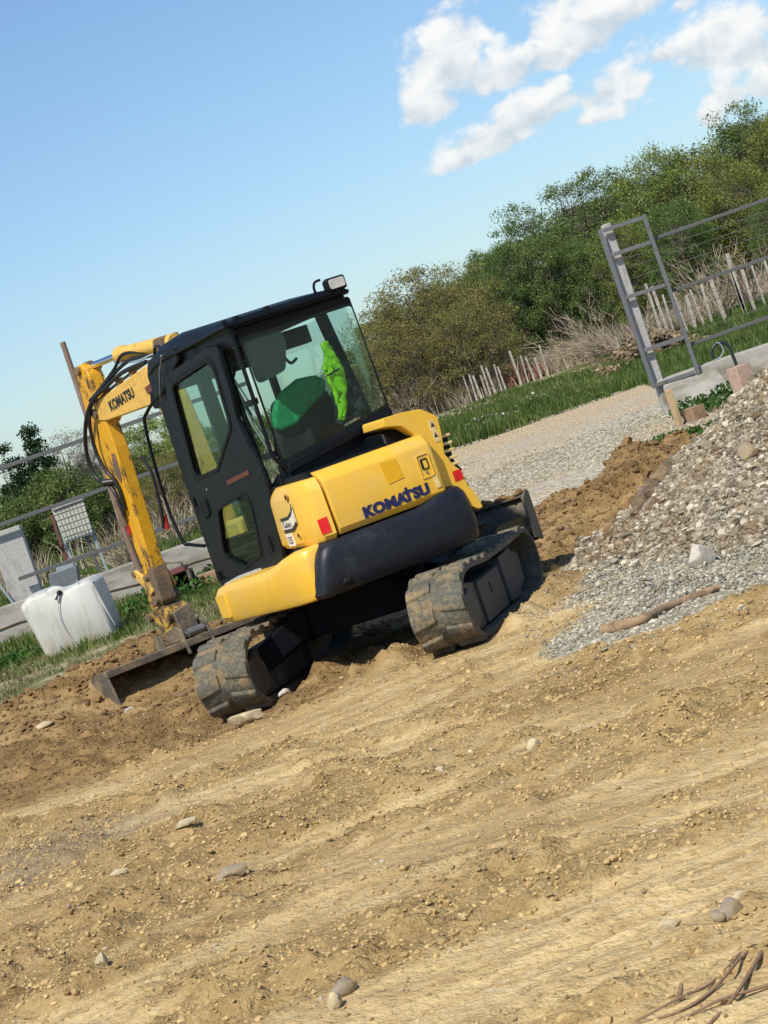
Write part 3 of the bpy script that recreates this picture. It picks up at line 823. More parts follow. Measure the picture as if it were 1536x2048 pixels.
# lettering
lx, lz = (-0.271, 1.019)
MLt = FR @ Matrix.Translation((lx, lz + .002, .0)) @ Matrix.Rotation(R(1.0), 4, 'Z')
letters('lettering', 'KOMA', .100, MLt, 'navy_letter', hood, .002, .0060, 1.16, 1.04)
letters('lettering', 'T', .100, MLt @ Matrix.Translation((.332, 0, 0)), 'navy_letter', hood, .002, .0060, 1.05, 1.0)
o = MB(MLt); o.box((.352, .068, 0), (.372, .096, .002)); o.build('lettering', 'navy_letter', hood, 0)
letters('lettering', 'SU', .100, MLt @ Matrix.Translation((.402, 0, 0)), 'navy_letter', hood, .002, .0060, 1.10, 1.04)
# latch in a recess
lt = (0.287, 1.220)
plate('latch_frame', arc_poly([(lt[0] - .052, lt[1] - .088), (lt[0] + .052, lt[1] - .088), (lt[0] + .052, lt[1] + .082), (lt[0] - .052, lt[1] + .082)], .014, 3),
      [arc_poly([(lt[0] - .043, lt[1] - .078), (lt[0] + .041, lt[1] - .078), (lt[0] + .041, lt[1] + .073), (lt[0] - .043, lt[1] + .073)], .012, 3)], 0, .006, FR, 'yellow_paint', hood, .002)
plate('latch_handle', arc_poly([(lt[0] - .028, lt[1] - .028), (lt[0] + .028, lt[1] - .028), (lt[0] + .028, lt[1] + .050), (lt[0] - .028, lt[1] + .050)], .010, 3),
      [arc_poly([(lt[0] - .014, lt[1] - .020), (lt[0] + .022, lt[1] - .020), (lt[0] + .022, lt[1] + .043), (lt[0] - .014, lt[1] + .043)], .006, 3)], 0, .005, FR, 'chassis_black', hood, .001)
o = MB(FR); o.cyl((lt[0], lt[1] - .052, 0), (lt[0], lt[1] - .052, .006), .009, 10); o.build('key_lock', 'steel_grey', hood, 0)

# left rear side cover: wraps round the corner beside the cab
sc_ = MB(MU)
def cov(z, off, top=0):
    pts = [(-.500, -.955 + off, z), (-.575, -.925 + off, z), (-.628 + off * .5, -.845 + off * .7, z), (-.648 + off * .8, -.70 + off * .3, z), (-.642 + off, -.50, z), (-.612 + off, -.30, z), (-.572 + off, -.13, z), (-.50, -.13, z), (-.47, -.46, z)]
    return pts
sc_.loft([cov(.962, .03), cov(.995, .002), cov(1.10, 0), cov(1.30, .006), cov(1.335, .014), cov(1.395, .050), cov(1.402, .07)])
side = sc_.build('side_cover', 'yellow_paint', EX, 30, bevel=0.006)
FS = frame(Vector((0, 0, 0)) + b_ * -.9500 + a_ * 0, a_)
# drawing planes that touch the cover: one on its rear corner, one on its flank
SQ = frame(a_ * -.575 + b_ * -.927, (a_ * .075 + b_ * -.030))
FD = frame(a_ * -.6515 + b_ * -.70, (a_ * -.018 + b_ * -.29))
dec('reflector', [(-.020, 1.012), (.050, 1.016), (.048, 1.122), (-.022, 1.118)], 'red_reflector', SQ, .004, side)
for (u, z) in ((-.030, 1.325), (-.025, 1.050)):
    o = MB(FD); o.cyl((u, z, -.003), (u, z, .005), .026, 16); q = o.build('bolt', 'yellow_worn', side, 30)
    o = MB(FD); o.cyl((u, z, .004), (u, z, .0065), .016, 12); o.build('bolt_head', 'chassis_black', q, 30)
dec('white_decal', [(-.29, 1.178), (-.12, 1.185), (-.03, 1.215), (.018, 1.262), (.012, 1.140), (-.05, 1.118), (-.10, 1.100), (-.29, 1.098)], 'white_decal', FD, .003, side)
dec('decal_stripe', [(-.29, 1.190), (-.12, 1.197), (-.03, 1.227), (.018, 1.275), (.014, 1.235), (-.05, 1.195), (-.13, 1.172), (-.29, 1.166)], 'dark_letter', FD, .0045, side)
dec('decal_stripe', [(-.29, 1.108), (-.11, 1.110), (-.05, 1.128), (.012, 1.155), (.012, 1.132), (-.05, 1.102), (-.10, 1.084), (-.29, 1.082)], 'dark_letter', FD, .0045, side)
dec('white_decal', [(-.29, .985), (-.155, .985), (-.155, 1.078), (-.29, 1.078)], 'white_decal', FD, .003, side)
letters('decal_text', 'Galeo', .062, FD @ Matrix.Translation((-.275, 1.120, .0032)), 'dark_letter', side, .0008, .001, 1.15)
letters('decal_text', '125', .072, FD @ Matrix.Translation((-.285, 1.005, .0032)), 'dark_letter', side, .0008, .0015)

# lower left skirt with battery box, follows the deck edge
sk = MB(MU)
st_b = [-.875, -.86, -.80, -.70, -.60, -.50, -.40, -.20, .10, .45, .68, .76, .795, .80]
st_a = [-.735, -.752, -.785, -.812, -.830, -.842, -.850, -.856, -.860, -.862, -.860, -.848, -.82, -.79]
st_t = [.935, .955, .962, .958, .940, .915, .895, .878, .866, .852, .828, .810, .790, .765]
st_l = [.640, .612, .598, .592, .588, .585, .582, .576, .566, .555, .550, .556, .575, .600]
rings = []
for bb, aa, tt, ll in zip(st_b, st_a, st_t, st_l):
    rings.append([(-.50, bb, ll), (aa + .05, bb, ll), (aa + .016, bb, ll + .010), (aa + .002, bb, ll + .04), (aa, bb, tt - .07), (aa + .006, bb, tt - .045), (aa + .030, bb, tt - .012), (aa + .075, bb, tt), (-.50, bb, tt + .004)])
sk.loft(rings[::-1])
skirt = sk.build('side_skirt', 'yellow_paint', EX, 34)
plate('step_box', arc_poly([(.52, .595), (.70, .600), (.715, .765), (.53, .785)], .012, 3), [], .870, .850, SIDE(0) @ Matrix.Diagonal((1, 1, -1, 1)), 'yellow_paint', skirt, .003)
lg = MB(MU); lg.loft([[(-.80, .34, .835), (-.80, .72, .80), (-.60, .78, .80), (-.56, .34, .835)], [(-.77, .38, .875), (-.77, .69, .838), (-.62, .74, .838), (-.58, .38, .875)]])
lg.build('cab_step', 'concrete_post', EX, 30, bevel=0.01)

# right rear corner cover with cooling louvres
rc = MB(REAR(-.30))
outl = arc_poly([(0.384, 0.991), (0.358, 1.384), (0.327, 1.452), (0.259, 1.529), (0.133, 1.561), (0.140, 1.621), (0.292, 1.616), (0.440, 1.596), (0.548, 1.511), (0.535, 1.383), (0.507, 1.245), (.545, 1.15), (.585, 1.10), (.60, .98), (.63, .93), (.66, .80), (.62, .80)], [.01, .03, .03, .03, .005, .02, .03, .05, .05, .05, .02, .02, .03, .02, .02, .02, .02], 4)
rc.prism(outl, .22, .575)
cc = rc.build('corner_cover', 'yellow_paint', EX, 32, bevel=0.03, segs=3)
FK = REAR(-.8755)
dec('warning_decal', [(.465, 1.34), (.510, 1.34), (.505, 1.50), (.460, 1.50)], 'cream_decal', FK, .003, cc)
for zz in (1.375, 1.45):
    dec('warning_mark', [(.470, zz), (.503, zz), (.487, zz + .035)], 'dark_letter', FK, .0045, cc)
dec('reflector', [(.515, 1.035), (.585, 1.035), (.585, 1.110), (.515, 1.110)], 'red_reflector', FK, .003, cc)
bk = MB(MU); bk.box((.40, -.80, .93), (.555, -.34, 1.40)); bk.prism([(0.531, 1.402), (0.587, 1.355), (0.576, 1.186), (0.589, 1.145), (0.614, 1.100), (0.588, 0.905), (0.514, 0.930), (0.504, 1.172)], .34, .50, REAR(-.30) @ Matrix.Translation((.02, 0, 0))); bk.build('radiator', 'black_rubber', cc)
for k, (q, w) in enumerate((((0.554, 1.366), .05), ((0.553, 1.311), .05), ((0.554, 1.259), .055), ((0.559, 1.206), .055), ((0.557, 1.159), .05), ((0.558, 1.085), .04), ((0.563, 1.035), .04), ((0.567, 0.990), .04), ((0.570, 0.944), .04))):
    o = MB(MU); o.loft([[(q[0] - .10, -.84, q[1] - .012), (q[0] - .10, -.45, q[1] - .012), (q[0] - .10, -.45, q[1] + .012), (q[0] - .10, -.84, q[1] + .012)], [(q[0] + .062, -.84, q[1] - .014), (q[0] + .062, -.45, q[1] - .014), (q[0] + .062, -.45, q[1] + .006), (q[0] + .062, -.84, q[1] + .006)]])
    o.build('louvre', 'cream_decal', cc, 30, bevel=.005)
# black intake box between hood and cab
ib = MB(MU); ib.loft([rrect(-.52, .345, -.86, -.40, 1.40, (.02, .02, .02, .02)), rrect(-.52, .345, -.80, -.40, 1.445, (.02, .02, .02, .02))])
ib.loft([rrect(.14, .33, -.78, -.42, 1.43, (.03, .05, .02, .02)), rrect(.15, .32, -.75, -.44, 1.515, (.03, .06, .02, .02)), rrect(.17, .28, -.70, -.47, 1.53, (.03, .06, .02, .02))])
ib.build('intake_box', 'black_paint', EX, 35, bevel=.012)

# ---- cab
CAB = MB(MU)
A0, A1, B0, B1 = -.53, .40, -.40, 1.28
# floor and lower rear bulkhead
CAB.box((A0 + .01, B0, .80), (A1, B1 - .03, .88))
cab = CAB.build('cab', 'black_paint', EX, 30, bevel=.01)
def cabpart(name, mb_or_m, m='black_paint', bevel=.01, smooth=35): return mb_or_m.build(name, m, cab, smooth, bevel)
# rear lower panel: leans, with lip under the glass
p = MB(REAR(-.40))
p.prism(arc_poly([(A0 + .03, 1.36), (A0 + .0, 1.545), (A1 + .01, 1.690 - .02), (A1 + .01, 1.40), (A1 - .05, 1.33)], .012, 2), .0, .05)
p.prism([(A0 + .02, .86), (A1, .86), (A1, 1.40), (A0 + .02, 1.40)], -.01, .02)
p.prism(arc_poly([(A0 + .05, 1.47), (A0 + .05, 1.535), (A1 + .02, 1.672), (A1 + .02, 1.60)], .008, 2), .05, .085)
cabpart('rear_panel', p, bevel=.008)
# roof: curved cap
rf = MB(MU)
def roofring(b, z0, h, drop=0.0, wl=0.0):
    pr = [(A0 - .015 + wl, z0), (A0 - .02 + wl, z0 + h * .45), (A0 + .02 + wl, z0 + h * .85), (A0 + .10, z0 + h), (A1 - .10, z0 + h), (A1 - .02, z0 + h * .85), (A1 + .02, z0 + h * .45), (A1 + .015, z0)]
    return [(a, b, z) for a, z in pr]
rf.loft([roofring(B0 - .06, 2.545, .030), roofring(B0 - .035, 2.535, .070), roofring(-.1, 2.54, .095), roofring(.3, 2.545, .125), roofring(.7, 2.545, .150), roofring(1.0, 2.53, .155), roofring(1.22, 2.48, .16), roofring(1.34, 2.40, .16), roofring(1.40, 2.32, .10)])
roof = rf.build('roof', 'black_paint', cab, 45)
rl = MB(MU)
rl.tube(bez([(A0 - .025, 1.30, 2.50), (A0 - .035, 1.0, 2.555), (A0 - .03, .3, 2.565), (A0 - .03, B0 - .02, 2.575), (A0 + .03, B0 - .06, 2.572), (A1 - .03, B0 - .06, 2.572)], 4), .017, 8)
rl.build('rain_gutter', 'black_paint', cab, 60)
for (a, b) in ((A0 + .01, -.32), (A0 + .30, -.45), (A0 + .06, -.44)):
    o = MB(MU); o.box((a - .02, b - .02, 2.575), (a + .02, b + .02, 2.625)); o.build('roof_bracket', 'black_paint', roof, 30, bevel=.006)
# header beams under the roof
hb = MB(MU)
hb.box((A0 + .01, B0 + .005, 2.47), (A1, B0 + .05, 2.56)); hb.box((A0 + .005, B0, 2.43), (A0 + .045, B1, 2.55)); hb.box((A1 - .045, B0, 2.48), (A1, B1, 2.55)); hb.box((A0 + .01, B1 - .06, 2.45), (A1, B1, 2.54))
hb.build('header_beam', 'black_paint', cab, 30, bevel=.01)
# front cab corner shell, top left (smooth plastic shoulder)
fs = MB(SIDE(A0))
fs.prism(arc_poly([(1.36, 2.30), (1.36, 2.50), (1.25, 2.60), (.95, 2.63), (.62, 2.62), (.62, 2.50), (1.15, 2.32)], [.03, .10, .08, .1, .03, .03, .05], 5), -.035, .08)
fs.build('roof_shoulder', 'black_paint', cab, 40, bevel=.03, segs=4)
# pillars
pl = MB(MU)
def post(a0, a1, b0, b1, z0, z1, da=0, db=0):
    pl.loft([[(a0, b0, z0), (a1, b0, z0), (a1, b1, z0), (a0, b1, z0)], [(a0 + da, b0 + db, z1), (a1 + da, b0 + db, z1), (a1 + da, b1 + db, z1), (a0 + da, b1 + db, z1)]])
post(A0, A0 + .035, -.125, -.085, 1.40, 2.5)       # left middle pillar, behind the door
post(A1 - .06, A1 - .01, -.285, -.155, 1.45, 2.5, 0, .24)            # leaning right rear pillar
post(A1 - .05, A1, B1 - .07, B1, .86, 2.45)        # right front
post(A0, A0 + .05, B1 - .055, B1, .80, 2.45)       # left front
pl.build('pillar', 'black_paint', cab, 30, bevel=.008)
# right wall lower, front lower
lw = MB(MU); lw.box((A1 - .03, B0, .86), (A1, B1, 1.50)); lw.box((A0, B1 - .03, .80), (A1, B1, 1.12))
lw.build('lower_wall', 'black_paint', cab, 30)
li = MB(MU); li.box((A0 + .06, B0 + .06, 2.515), (A1 - .06, B1 - .1, 2.53)); li.build('headliner', 'cab_lining', cab, 30)
# rear glass: wraps over the full back of the cab, wider than the frame behind it
plate('rear_window', arc_poly([(A0 + .045, 1.545), (A0 + .035, 2.46), (A1 + .015, 2.47), (A1 + .03, 1.680)], .03, 4), [], .030, .036, REAR(B0), 'glass_rear', cab)
plate('rear_window_band', arc_poly([(A0 + .04, 1.50), (A0 + .035, 2.50), (A1 + .018, 2.52), (A1 + .035, 1.640)], .03, 4),
      [arc_poly([(A0 + .055, 1.570), (A0 + .050, 2.44), (A1 + .010, 2.45), (A1 + .020, 1.705)], .03, 4)], .026, .030, REAR(B0), 'black_rubber', cab)
# tinted sticker film top left of the rear glass (paler grey sunshade)
plate('sunshade', arc_poly([(A0 + .06, 2.12), (A0 + .055, 2.44), (A0 + .36, 2.46), (A0 + .37, 2.34), (A0 + .30, 2.16)], .05, 4), [], .018, .022, REAR(B0), 'cab_lining', cab)
# right side glass and front glass
plate('side_window', arc_poly([(B0 + .03, 1.52), (.06, 1.52), (.06, 2.46), (B0 + .03, 2.46)], .03, 4), [], -.01, -.004, SIDE(A1), 'glass_clear', cab)
plate('side_window', arc_poly([(.155, 1.52), (1.2, 1.30), (1.2, 2.40), (.155, 2.46)], .03, 4), [], -.01, -.004, SIDE(A1), 'glass_clear', cab)
plate('windscreen', arc_poly([(A0 + .05, 1.12), (A1 - .05, 1.12), (A1 - .05, 2.40), (A0 + .05, 2.40)], .03, 4), [], -.008, -.002, REAR(B1), 'glass_clear', cab)
# left quarter window between door and rear edge
plate('quarter_window', arc_poly([(B0 + .035, 1.52), (-.125, 1.44), (-.125, 2.44), (B0 + .035, 2.46)], .02, 3), [], .012, .018, SIDE(A0), 'glass_clear', cab)
# left flank under the quarter window
lf_ = MB(SIDE(A0))
lf_.prism(arc_poly([(B0, .98), (B0, 1.50), (-.125, 1.40), (-.05, 1.42), (-.05, .90), (-.20, .90)], .02, 3), .0, .05)
lf_.build('flank_panel', 'black_paint', cab, 35, bevel=.01)
hg = MB(SIDE(A0)); hg.prism(arc_poly([(-.36, 1.27), (-.15, 1.22), (-.14, 1.36), (-.33, 1.43)], .04, 4), -.04, .0); hg.build('hinge_cover', 'black_paint', cab, 35, bevel=.012)
# grab rail down the rear left edge
gr = MB(MU)
gr.tube(bez([(A0 - .01, B0 - .045, 2.56), (A0 - .012, B0 - .05, 2.30), (A0 - .02, B0 - .05, 1.80), (A0 - .02, B0 - .055, 1.62), (A0 + .05, B0 - .06, 1.50), (A0 + .055, B0 - .06, 1.40)], 6), .016, 8)
gr.build('grab_rail', 'black_paint', cab, 60)
g2 = MB(MU)
for z in (2.02, 1.63):
    q = MB(MU); q.box((A0 - .03, -.44, z - .022), (A0 + .02, -.28, z + .022)); q.build('rail_bracket', 'black_paint', cab, 35, bevel=.004)
q = MB(MU); q.box((A0 + .03, B0 - .075, 1.33), (A0 + .085, B0 - .04, 1.43)); q.build('rail_foot', 'black_paint', cab, 35, bevel=.004)
g2.tube(bez([(A0 - .02, -.30, 1.28), (A0 - .06, -.34, 1.26), (A0 - .05, -.46, 1.255), (A0 + .10, -.52, 1.27), (A0 + .15, -.49, 1.29)], 5), .011, 8)
g2.build('step_handle', 'black_paint', cab, 35, bevel=.004)

# ---- door
door_out = arc_poly([(0.997, 2.439), (-0.010, 2.497), (-0.172, 2.484), (-0.202, 2.419), (-0.182, 2.151), (-0.125, 1.940), (-0.180, 1.719), (-0.253, 1.554), (-0.267, 1.430), (-0.101, 0.907), (-0.034, 0.852), (1.015, 0.804), (1.175, 0.864), (1.187, 1.617)], [.03, .02, .02, .02, .02, .05, .05, .05, .02, .03, .03, .04, .05, .02], 4)
up_hole = arc_poly([(0.874, 2.357), (-0.034, 2.414), (0.033, 1.909), (0.550, 1.654), (1.038, 1.632)], [.09, .11, .12, .10, .07], 9)
lo_hole = arc_poly([(0.816, 1.361), (0.127, 1.436), (0.280, 0.968), (0.677, 0.899), (1.004, 1.012)], [.10, .12, .09, .07, .07], 9)
FDo = SIDE(A0)
door = plate('door', door_out, [up_hole, lo_hole], -.052, -.012, FDo, 'black_paint', EX, .008)
def grow(poly, k):
    cx = sum(p[0] for p in poly) / len(poly); cz = sum(p[1] for p in poly) / len(poly)
    return [(cx + (p[0] - cx) * k, cz + (p[1] - cz) * k) for p in poly]
for hole in (up_hole, lo_hole):
    plate('window_seal', grow(hole, 1.07), [grow(hole, .97)], -.058, -.050, FDo, 'black_rubber', door, .003)
    plate('door_glass', grow(hole, 1.0), [], -.034, -.028, FDo, 'glass_door', door)
o = MB(FDo); o.prism(arc_poly([(0.447, 1.552), (-0.025, 1.581), (-0.015, 1.548), (0.457, 1.519)], .008, 2), -.056, -.050); o.build('reflector_strip', 'amber_strip', door, 0)
o = MB(FDo); o.prism(arc_poly([(1.118, 1.456), (0.970, 1.473), (0.982, 1.346), (1.117, 1.320)], .02, 3), -.066, -.048); o.build('door_handle', 'black_rubber', door, 30, bevel=.004)
o = MB(FDo); u, v = (0.878, 1.534); o.cyl((u, v, -.050), (u, v, -.060), .012, 12); o.build('key_lock', 'chrome', door, 0)
o = MB(FDo); o.prism(arc_poly([(0.108, 1.084), (0.024, 1.091), (0.027, 0.978), (0.106, 0.954)], .012, 3), -.062, -.050); o.build('vent_slot', 'black_rubber', door, 30)
for (u, v) in ((0.851, 2.369), (1.248, 1.462), (1.264, 0.863)):
    o = MB(FDo); o.cyl((u + .03, v - .03, -.04), (u + .03, v + .04, -.04), .018, 10); o.build('door_hinge', 'black_rubber', door, 30)
# front edge trim of cab beside the door, deep black column
fc = MB(SIDE(A0)); fc.prism(arc_poly([(1.338, 2.393), (1.034, 2.437), (1.187, 1.617), (1.175, 0.864), (0.993, 0.783), (1.337, 0.762), (1.404, 0.832), (1.395, 1.486)], .01, 2), -.018, .06)
fc.build('front_column', 'black_paint', cab, 35, bevel=.012)
# mirror stay / guard bar in front of the cab and washer stalk
mr_ = MB(MU)
def S3(p, a): return (a, p[0], p[1])
mr_.tube(bez([S3((1.289, 2.325), A0 - .02), S3((1.526, 2.246), A0 - .06), S3((1.613, 2.127), A0 - .09), S3((1.729, 1.562), A0 - .09), S3((1.671, 1.216), A0 - .09), S3((1.609, 1.161), A0 - .06), S3((1.420, 1.120), A0 - .02)], 5), .014, 8)
mr_.build('guard_bar', 'black_paint', cab, 60)
wp = MB(MU); wp.tube([S3((0.823, 2.577), A0 - .07), S3((0.972, 2.475), A0 - .07), S3((1.243, 2.277), A0 - .04)], [.006, .010, .004], 6); wp.ball(S3((0.820, 2.580), A0 - .07), .012, 6)
wp.build('wiper_stalk', 'steel_grey', cab, 60)
hs = MB(MU); hs.tube(bez([(A0 + .10, 1.25, 2.50), (A0 + .07, 1.30, 2.62), (A0 + .05, 1.20, 2.68), (A0 + .04, 1.08, 2.66), (A0 + .03, 1.0, 2.60)], 5), .014, 8)
hs.build('hose', 'hose_black', cab, 60)

# work lamp on the rear right roof corner
wl = MB(MU)
wl.loft([[(.262, -.39, 2.592), (.398, -.39, 2.592), (.398, -.39, 2.670), (.262, -.39, 2.670)], [(.250, -.46, 2.578), (.410, -.46, 2.578), (.410, -.46, 2.678), (.250, -.46, 2.678)], [(.250, -.49, 2.578), (.410, -.49, 2.578), (.410, -.49, 2.678), (.250, -.49, 2.678)]])
lamp = wl.build('work_lamp', 'black_paint', EX, 30, bevel=.018, segs=3)
plate('lamp_lens', arc_poly([(.270, 2.594), (.394, 2.594), (.394, 2.664), (.270, 2.664)], .02, 4), [], .090, .096, REAR(-.40), 'lamp_glass', lamp, .002)
o = MB(MU); o.tube(bez([(.27, -.33, 2.58), (.21, -.36, 2.62), (.215, -.38, 2.68), (.26, -.40, 2.69)], 5), .010, 8); o.build('lamp_bracket', 'black_paint', lamp, 60)

# ---- interior
st = MB(MU)
st.loft([[(a, b, 1.18) for a, b in arc_poly([(-.30, .02), (.20, .02), (.20, .50), (-.30, .50)], .08, 4)], [(a, b, 1.30) for a, b in arc_poly([(-.30, .02), (.20, .02), (.20, .50), (-.30, .50)], .08, 4)]])
bk_ = [(-.29, 1.28), (.21, 1.28), (.24, 1.65), (.20, 1.93), (.10, 2.03), (-.06, 2.04), (-.23, 1.97), (-.31, 1.65)]
st.prism(arc_poly(bk_, .07, 4), .0, .13, REAR(.08))
st.box((-.22, .10, .88), (.12, .42, 1.18))
seat = st.build('seat', 'seat_fabric', cab, 45, bevel=.03, segs=3)
sg = MB(REAR(.08)); sg.prism(arc_poly([(-.31, 1.80), (-.27, 1.76), (-.14, 1.77), (.00, 1.85), (.14, 1.92), (.17, 1.95), (.19, 2.02), (.12, 2.07), (-.02, 2.085), (-.20, 2.02), (-.29, 1.90)], .04, 4), .11, .175)
sg.build('seat_cover', 'seat_green', seat, 50, bevel=.025, segs=3)
ci = MB(MU)
for a in (-.40, .24): ci.loft([[(a, .10, 1.15), (a + .12, .10, 1.15), (a + .12, .62, 1.20), (a, .62, 1.20)], [(a, .08, 1.36), (a + .12, .08, 1.36), (a + .12, .60, 1.42), (a, .60, 1.42)]])
ci.build('control_console', 'black_rubber', cab, 35, bevel=.02)
for (a, b) in ((-.34, .52), (.30, .52)):
    o = MB(MU); o.tube([(a, b, 1.40), (a, b + .02, 1.56)], .010, 8); o.ball((a, b + .02, 1.61), (.022, .022, .05), 8); o.build('joystick', 'black_rubber', cab, 60)
o = MB(MU)
o.tube(bez([(.10, 1.22, 2.36), (.06, 1.20, 2.30), (.0, 1.20, 2.22)], 4), .012, 8); o.tube([(.0, 1.23, 2.4), (.10, 1.23, 1.90)], .010, 6); o.tube([(.04, 1.23, 2.28), (.10, 1.23, 1.95)], .008, 6)
o.build('wiper', 'black_rubber', cab, 60)
o = MB(MU); o.box((-.06, -.20, 2.30), (.14, -.12, 2.43)); o.tube(bez([(-.08, -.2, 2.34), (-.13, -.24, 2.27), (-.10, -.25, 2.20), (-.04, -.24, 2.22)], 5), .012, 8)
o.build('sun_visor', 'black_rubber', cab, 60, bevel=.01)
o = MB(MU)
for (a, b) in ((-.24, B1 - .05),): o.box((a, b - .03, 1.1), (a + .11, b + .02, 2.46))
o.build('added_dark_post', 'black_paint', cab, 30)  # post added to darken the view through the door window
o = MB(MU)
o.tube(bez([(-.30, .36, 1.40), (-.34, .30, 1.25), (-.36, .22, 1.05), (-.34, .20, .90)], 5), .018, 8)
for z in (1.12, 1.24): o.tube([(-.34, .26, z), (-.22, .12, z + .02)], .012, 6)
o.build('lever_guard', 'yellow_paint', cab, 60)
# pale strands inside the door, standing in for cables reflected in its glass
o = MB(MU)
for k, (b0, b1, a) in enumerate(((.55, .28, -.30), (.50, .20, -.28), (.44, .25, -.33))):
    o.tube(bez([(a, b0, 2.36), (a + .03, b0 - .08, 2.15), (a + .02, b1 + .05, 1.90), (a + .06, b1, 1.66)], 6), .0065, 5)
o.build('reflected_cable', 'white_decal', cab, 60)

# ================================================================ BOOM AND ARM (own swing angle)
gd = Vector((-math.sin(R(31)), math.cos(R(31)), 0))
BO = Vector((-.85 + .296, 17.1 - 15.93, 0))           # swing post, relative to the machine
BP = lambda off=0: frame(BO, gd) @ Matrix.Translation((0, 0, off))     # (reach, z), third = to the right
sw = MB(MU); sw.box((-.10, .80, .66), (.35, 1.36, .98)); sw.box((-.05, 1.3, .70), (.15, 2.0, .95)); sw.box((-.10, 1.75, .80), (.12, 2.1, 1.22))
sw.build('swing_bracket', 'yellow_worn', EX, 30, bevel=.03)
bm = MB(BP())
boom_poly = arc_poly([(2.44, 2.505), (2.40, 2.365), (2.22, 2.335), (1.24, 2.315), (1.16, 2.20), (1.10, 1.95), (1.06, 1.60), (1.0, 1.10), (.78, 1.08), (.80, 1.55), (.84, 1.95), (.88, 2.30), (.95, 2.56), (1.14, 2.635), (2.15, 2.54)], [.05, .04, .05, .08, .1, .2, .1, .03, .03, .1, .2, .2, .15, .3, .3], 5)
bm.prism(boom_poly, -.01, .135)
boom = bm.build('boom', 'yellow_worn', EX, 30, bevel=.010)
bx_ = MB(BP()); bx_.prism([(1.12, 2.42), (1.28, 2.41), (1.30, 2.47), (1.14, 2.49)], -.022, -.01); bx_.build('boom_step', 'rust_red', boom, 30, bevel=.004)
bx_ = MB(BP()); bx_.prism(arc_poly([(.98, 2.28), (1.22, 2.27), (1.26, 2.33), (1.20, 2.42), (1.02, 2.41)], .03, 3), -.035, -.005); bx_.build('boom_lamp', 'black_rubber', boom, 30, bevel=.01)
letters('lettering', 'KOMATSU', .118, BP(-.0125) @ Matrix.Translation((2.07, 2.398, 0)) @ Matrix.Rotation(R(180), 4, 'Y') @ Matrix.Rotation(R(4.0), 4, 'Z'), 'dark_letter', boom, .002, .004, .98, 1.0)
for (t, z, r) in ((2.385, 2.43, .045), (2.28, 2.52, .02), (.88, 1.16, .05)):
    o = MB(BP()); o.cyl((t, z, -.035), (t, z, .16), r, 18); o.build('pin', 'mud_steel', boom, 30, bevel=.004)
# arm
am = MB(BP())
arm_poly = arc_poly([(2.52, 2.86), (2.38, 2.88), (2.29, 2.78), (2.27, 2.40), (2.26, 2.10), (2.30, 1.64), (2.36, 1.00), (2.375, .80), (2.53, .80), (2.55, 1.00), (2.62, 1.70), (2.64, 2.05), (2.60, 2.45)], [.05, .05, .1, .1, .1, .1, .1, .03, .03, .1, .1, .1, .1], 4)
am.prism(arm_poly, .0, .125)
arm = am.build('arm', 'yellow_arm', EX, 30, bevel=.010)
am2 = MB(BP()); am2.prism([(2.32, 2.82), (2.42, 2.86), (2.30, 2.30), (2.22, 2.34)], .125, .150); am2.build('bracket_plate', 'yellow_worn', arm, 30, bevel=.008)
am3 = MB(BP()); am3.prism(arc_poly([(2.355, 1.04), (2.37, .70), (2.46, .63), (2.545, .70), (2.56, .94)], .03, 3), -.010, .140); am3.build('arm_foot', 'mud_steel', arm, 30, bevel=.012)
o = MB(BP()); o.cyl((2.44, .72, -.055), (2.44, .72, .20), .042, 16); o.cyl((2.50, .93, -.04), (2.50, .93, .18), .03, 14); o.build('pin', 'mud_steel', arm, 30, bevel=.005)
o = MB(BP()); o.cyl((2.44, 2.83, -.03), (2.44, 2.83, .21), .04, 16); o.build('pin', 'mud_steel', arm, 30, bevel=.005)
# arm cylinder on top of the boom
o = MB(BP(.09)); o.tube([(.72, 2.73, 0), (1.72, 2.815, 0)], .062, 18); o.tube([(1.66, 2.81, 0), (1.76, 2.818, 0)], .072, 18)
cyl = o.build('arm_cylinder', 'yellow_worn', EX, 40, bevel=.004)
o = MB(BP(.09)); o.tube([(1.76, 2.818, 0), (2.44, 2.835, 0)], .030, 14); o.build('piston_rod', 'chrome', cyl, 40)
o = MB(BP(.09)); o.tube([(2.36, 2.833, 0), (2.47, 2.838, 0)], .052, 12); o.prism(arc_poly([(.78, 2.62), (1.0, 2.62), (.92, 2.80), (.78, 2.80)], .03, 3), -.09, .09)
o.build('cylinder_mount', 'mud_steel', cyl, 40, bevel=.006)
o = MB(BP(.02)); o.tube(bez([(1.0, 2.70, 0), (1.3, 2.70, 0), (1.62, 2.74, 0), (1.75, 2.77, 0)], 5), .012, 6); o.tube(bez([(.9, 2.67, .1), (1.2, 2.69, .12), (1.45, 2.72, .1)], 5), .014, 6)
o.build('hydraulic_pipe', 'chrome', cyl, 60)
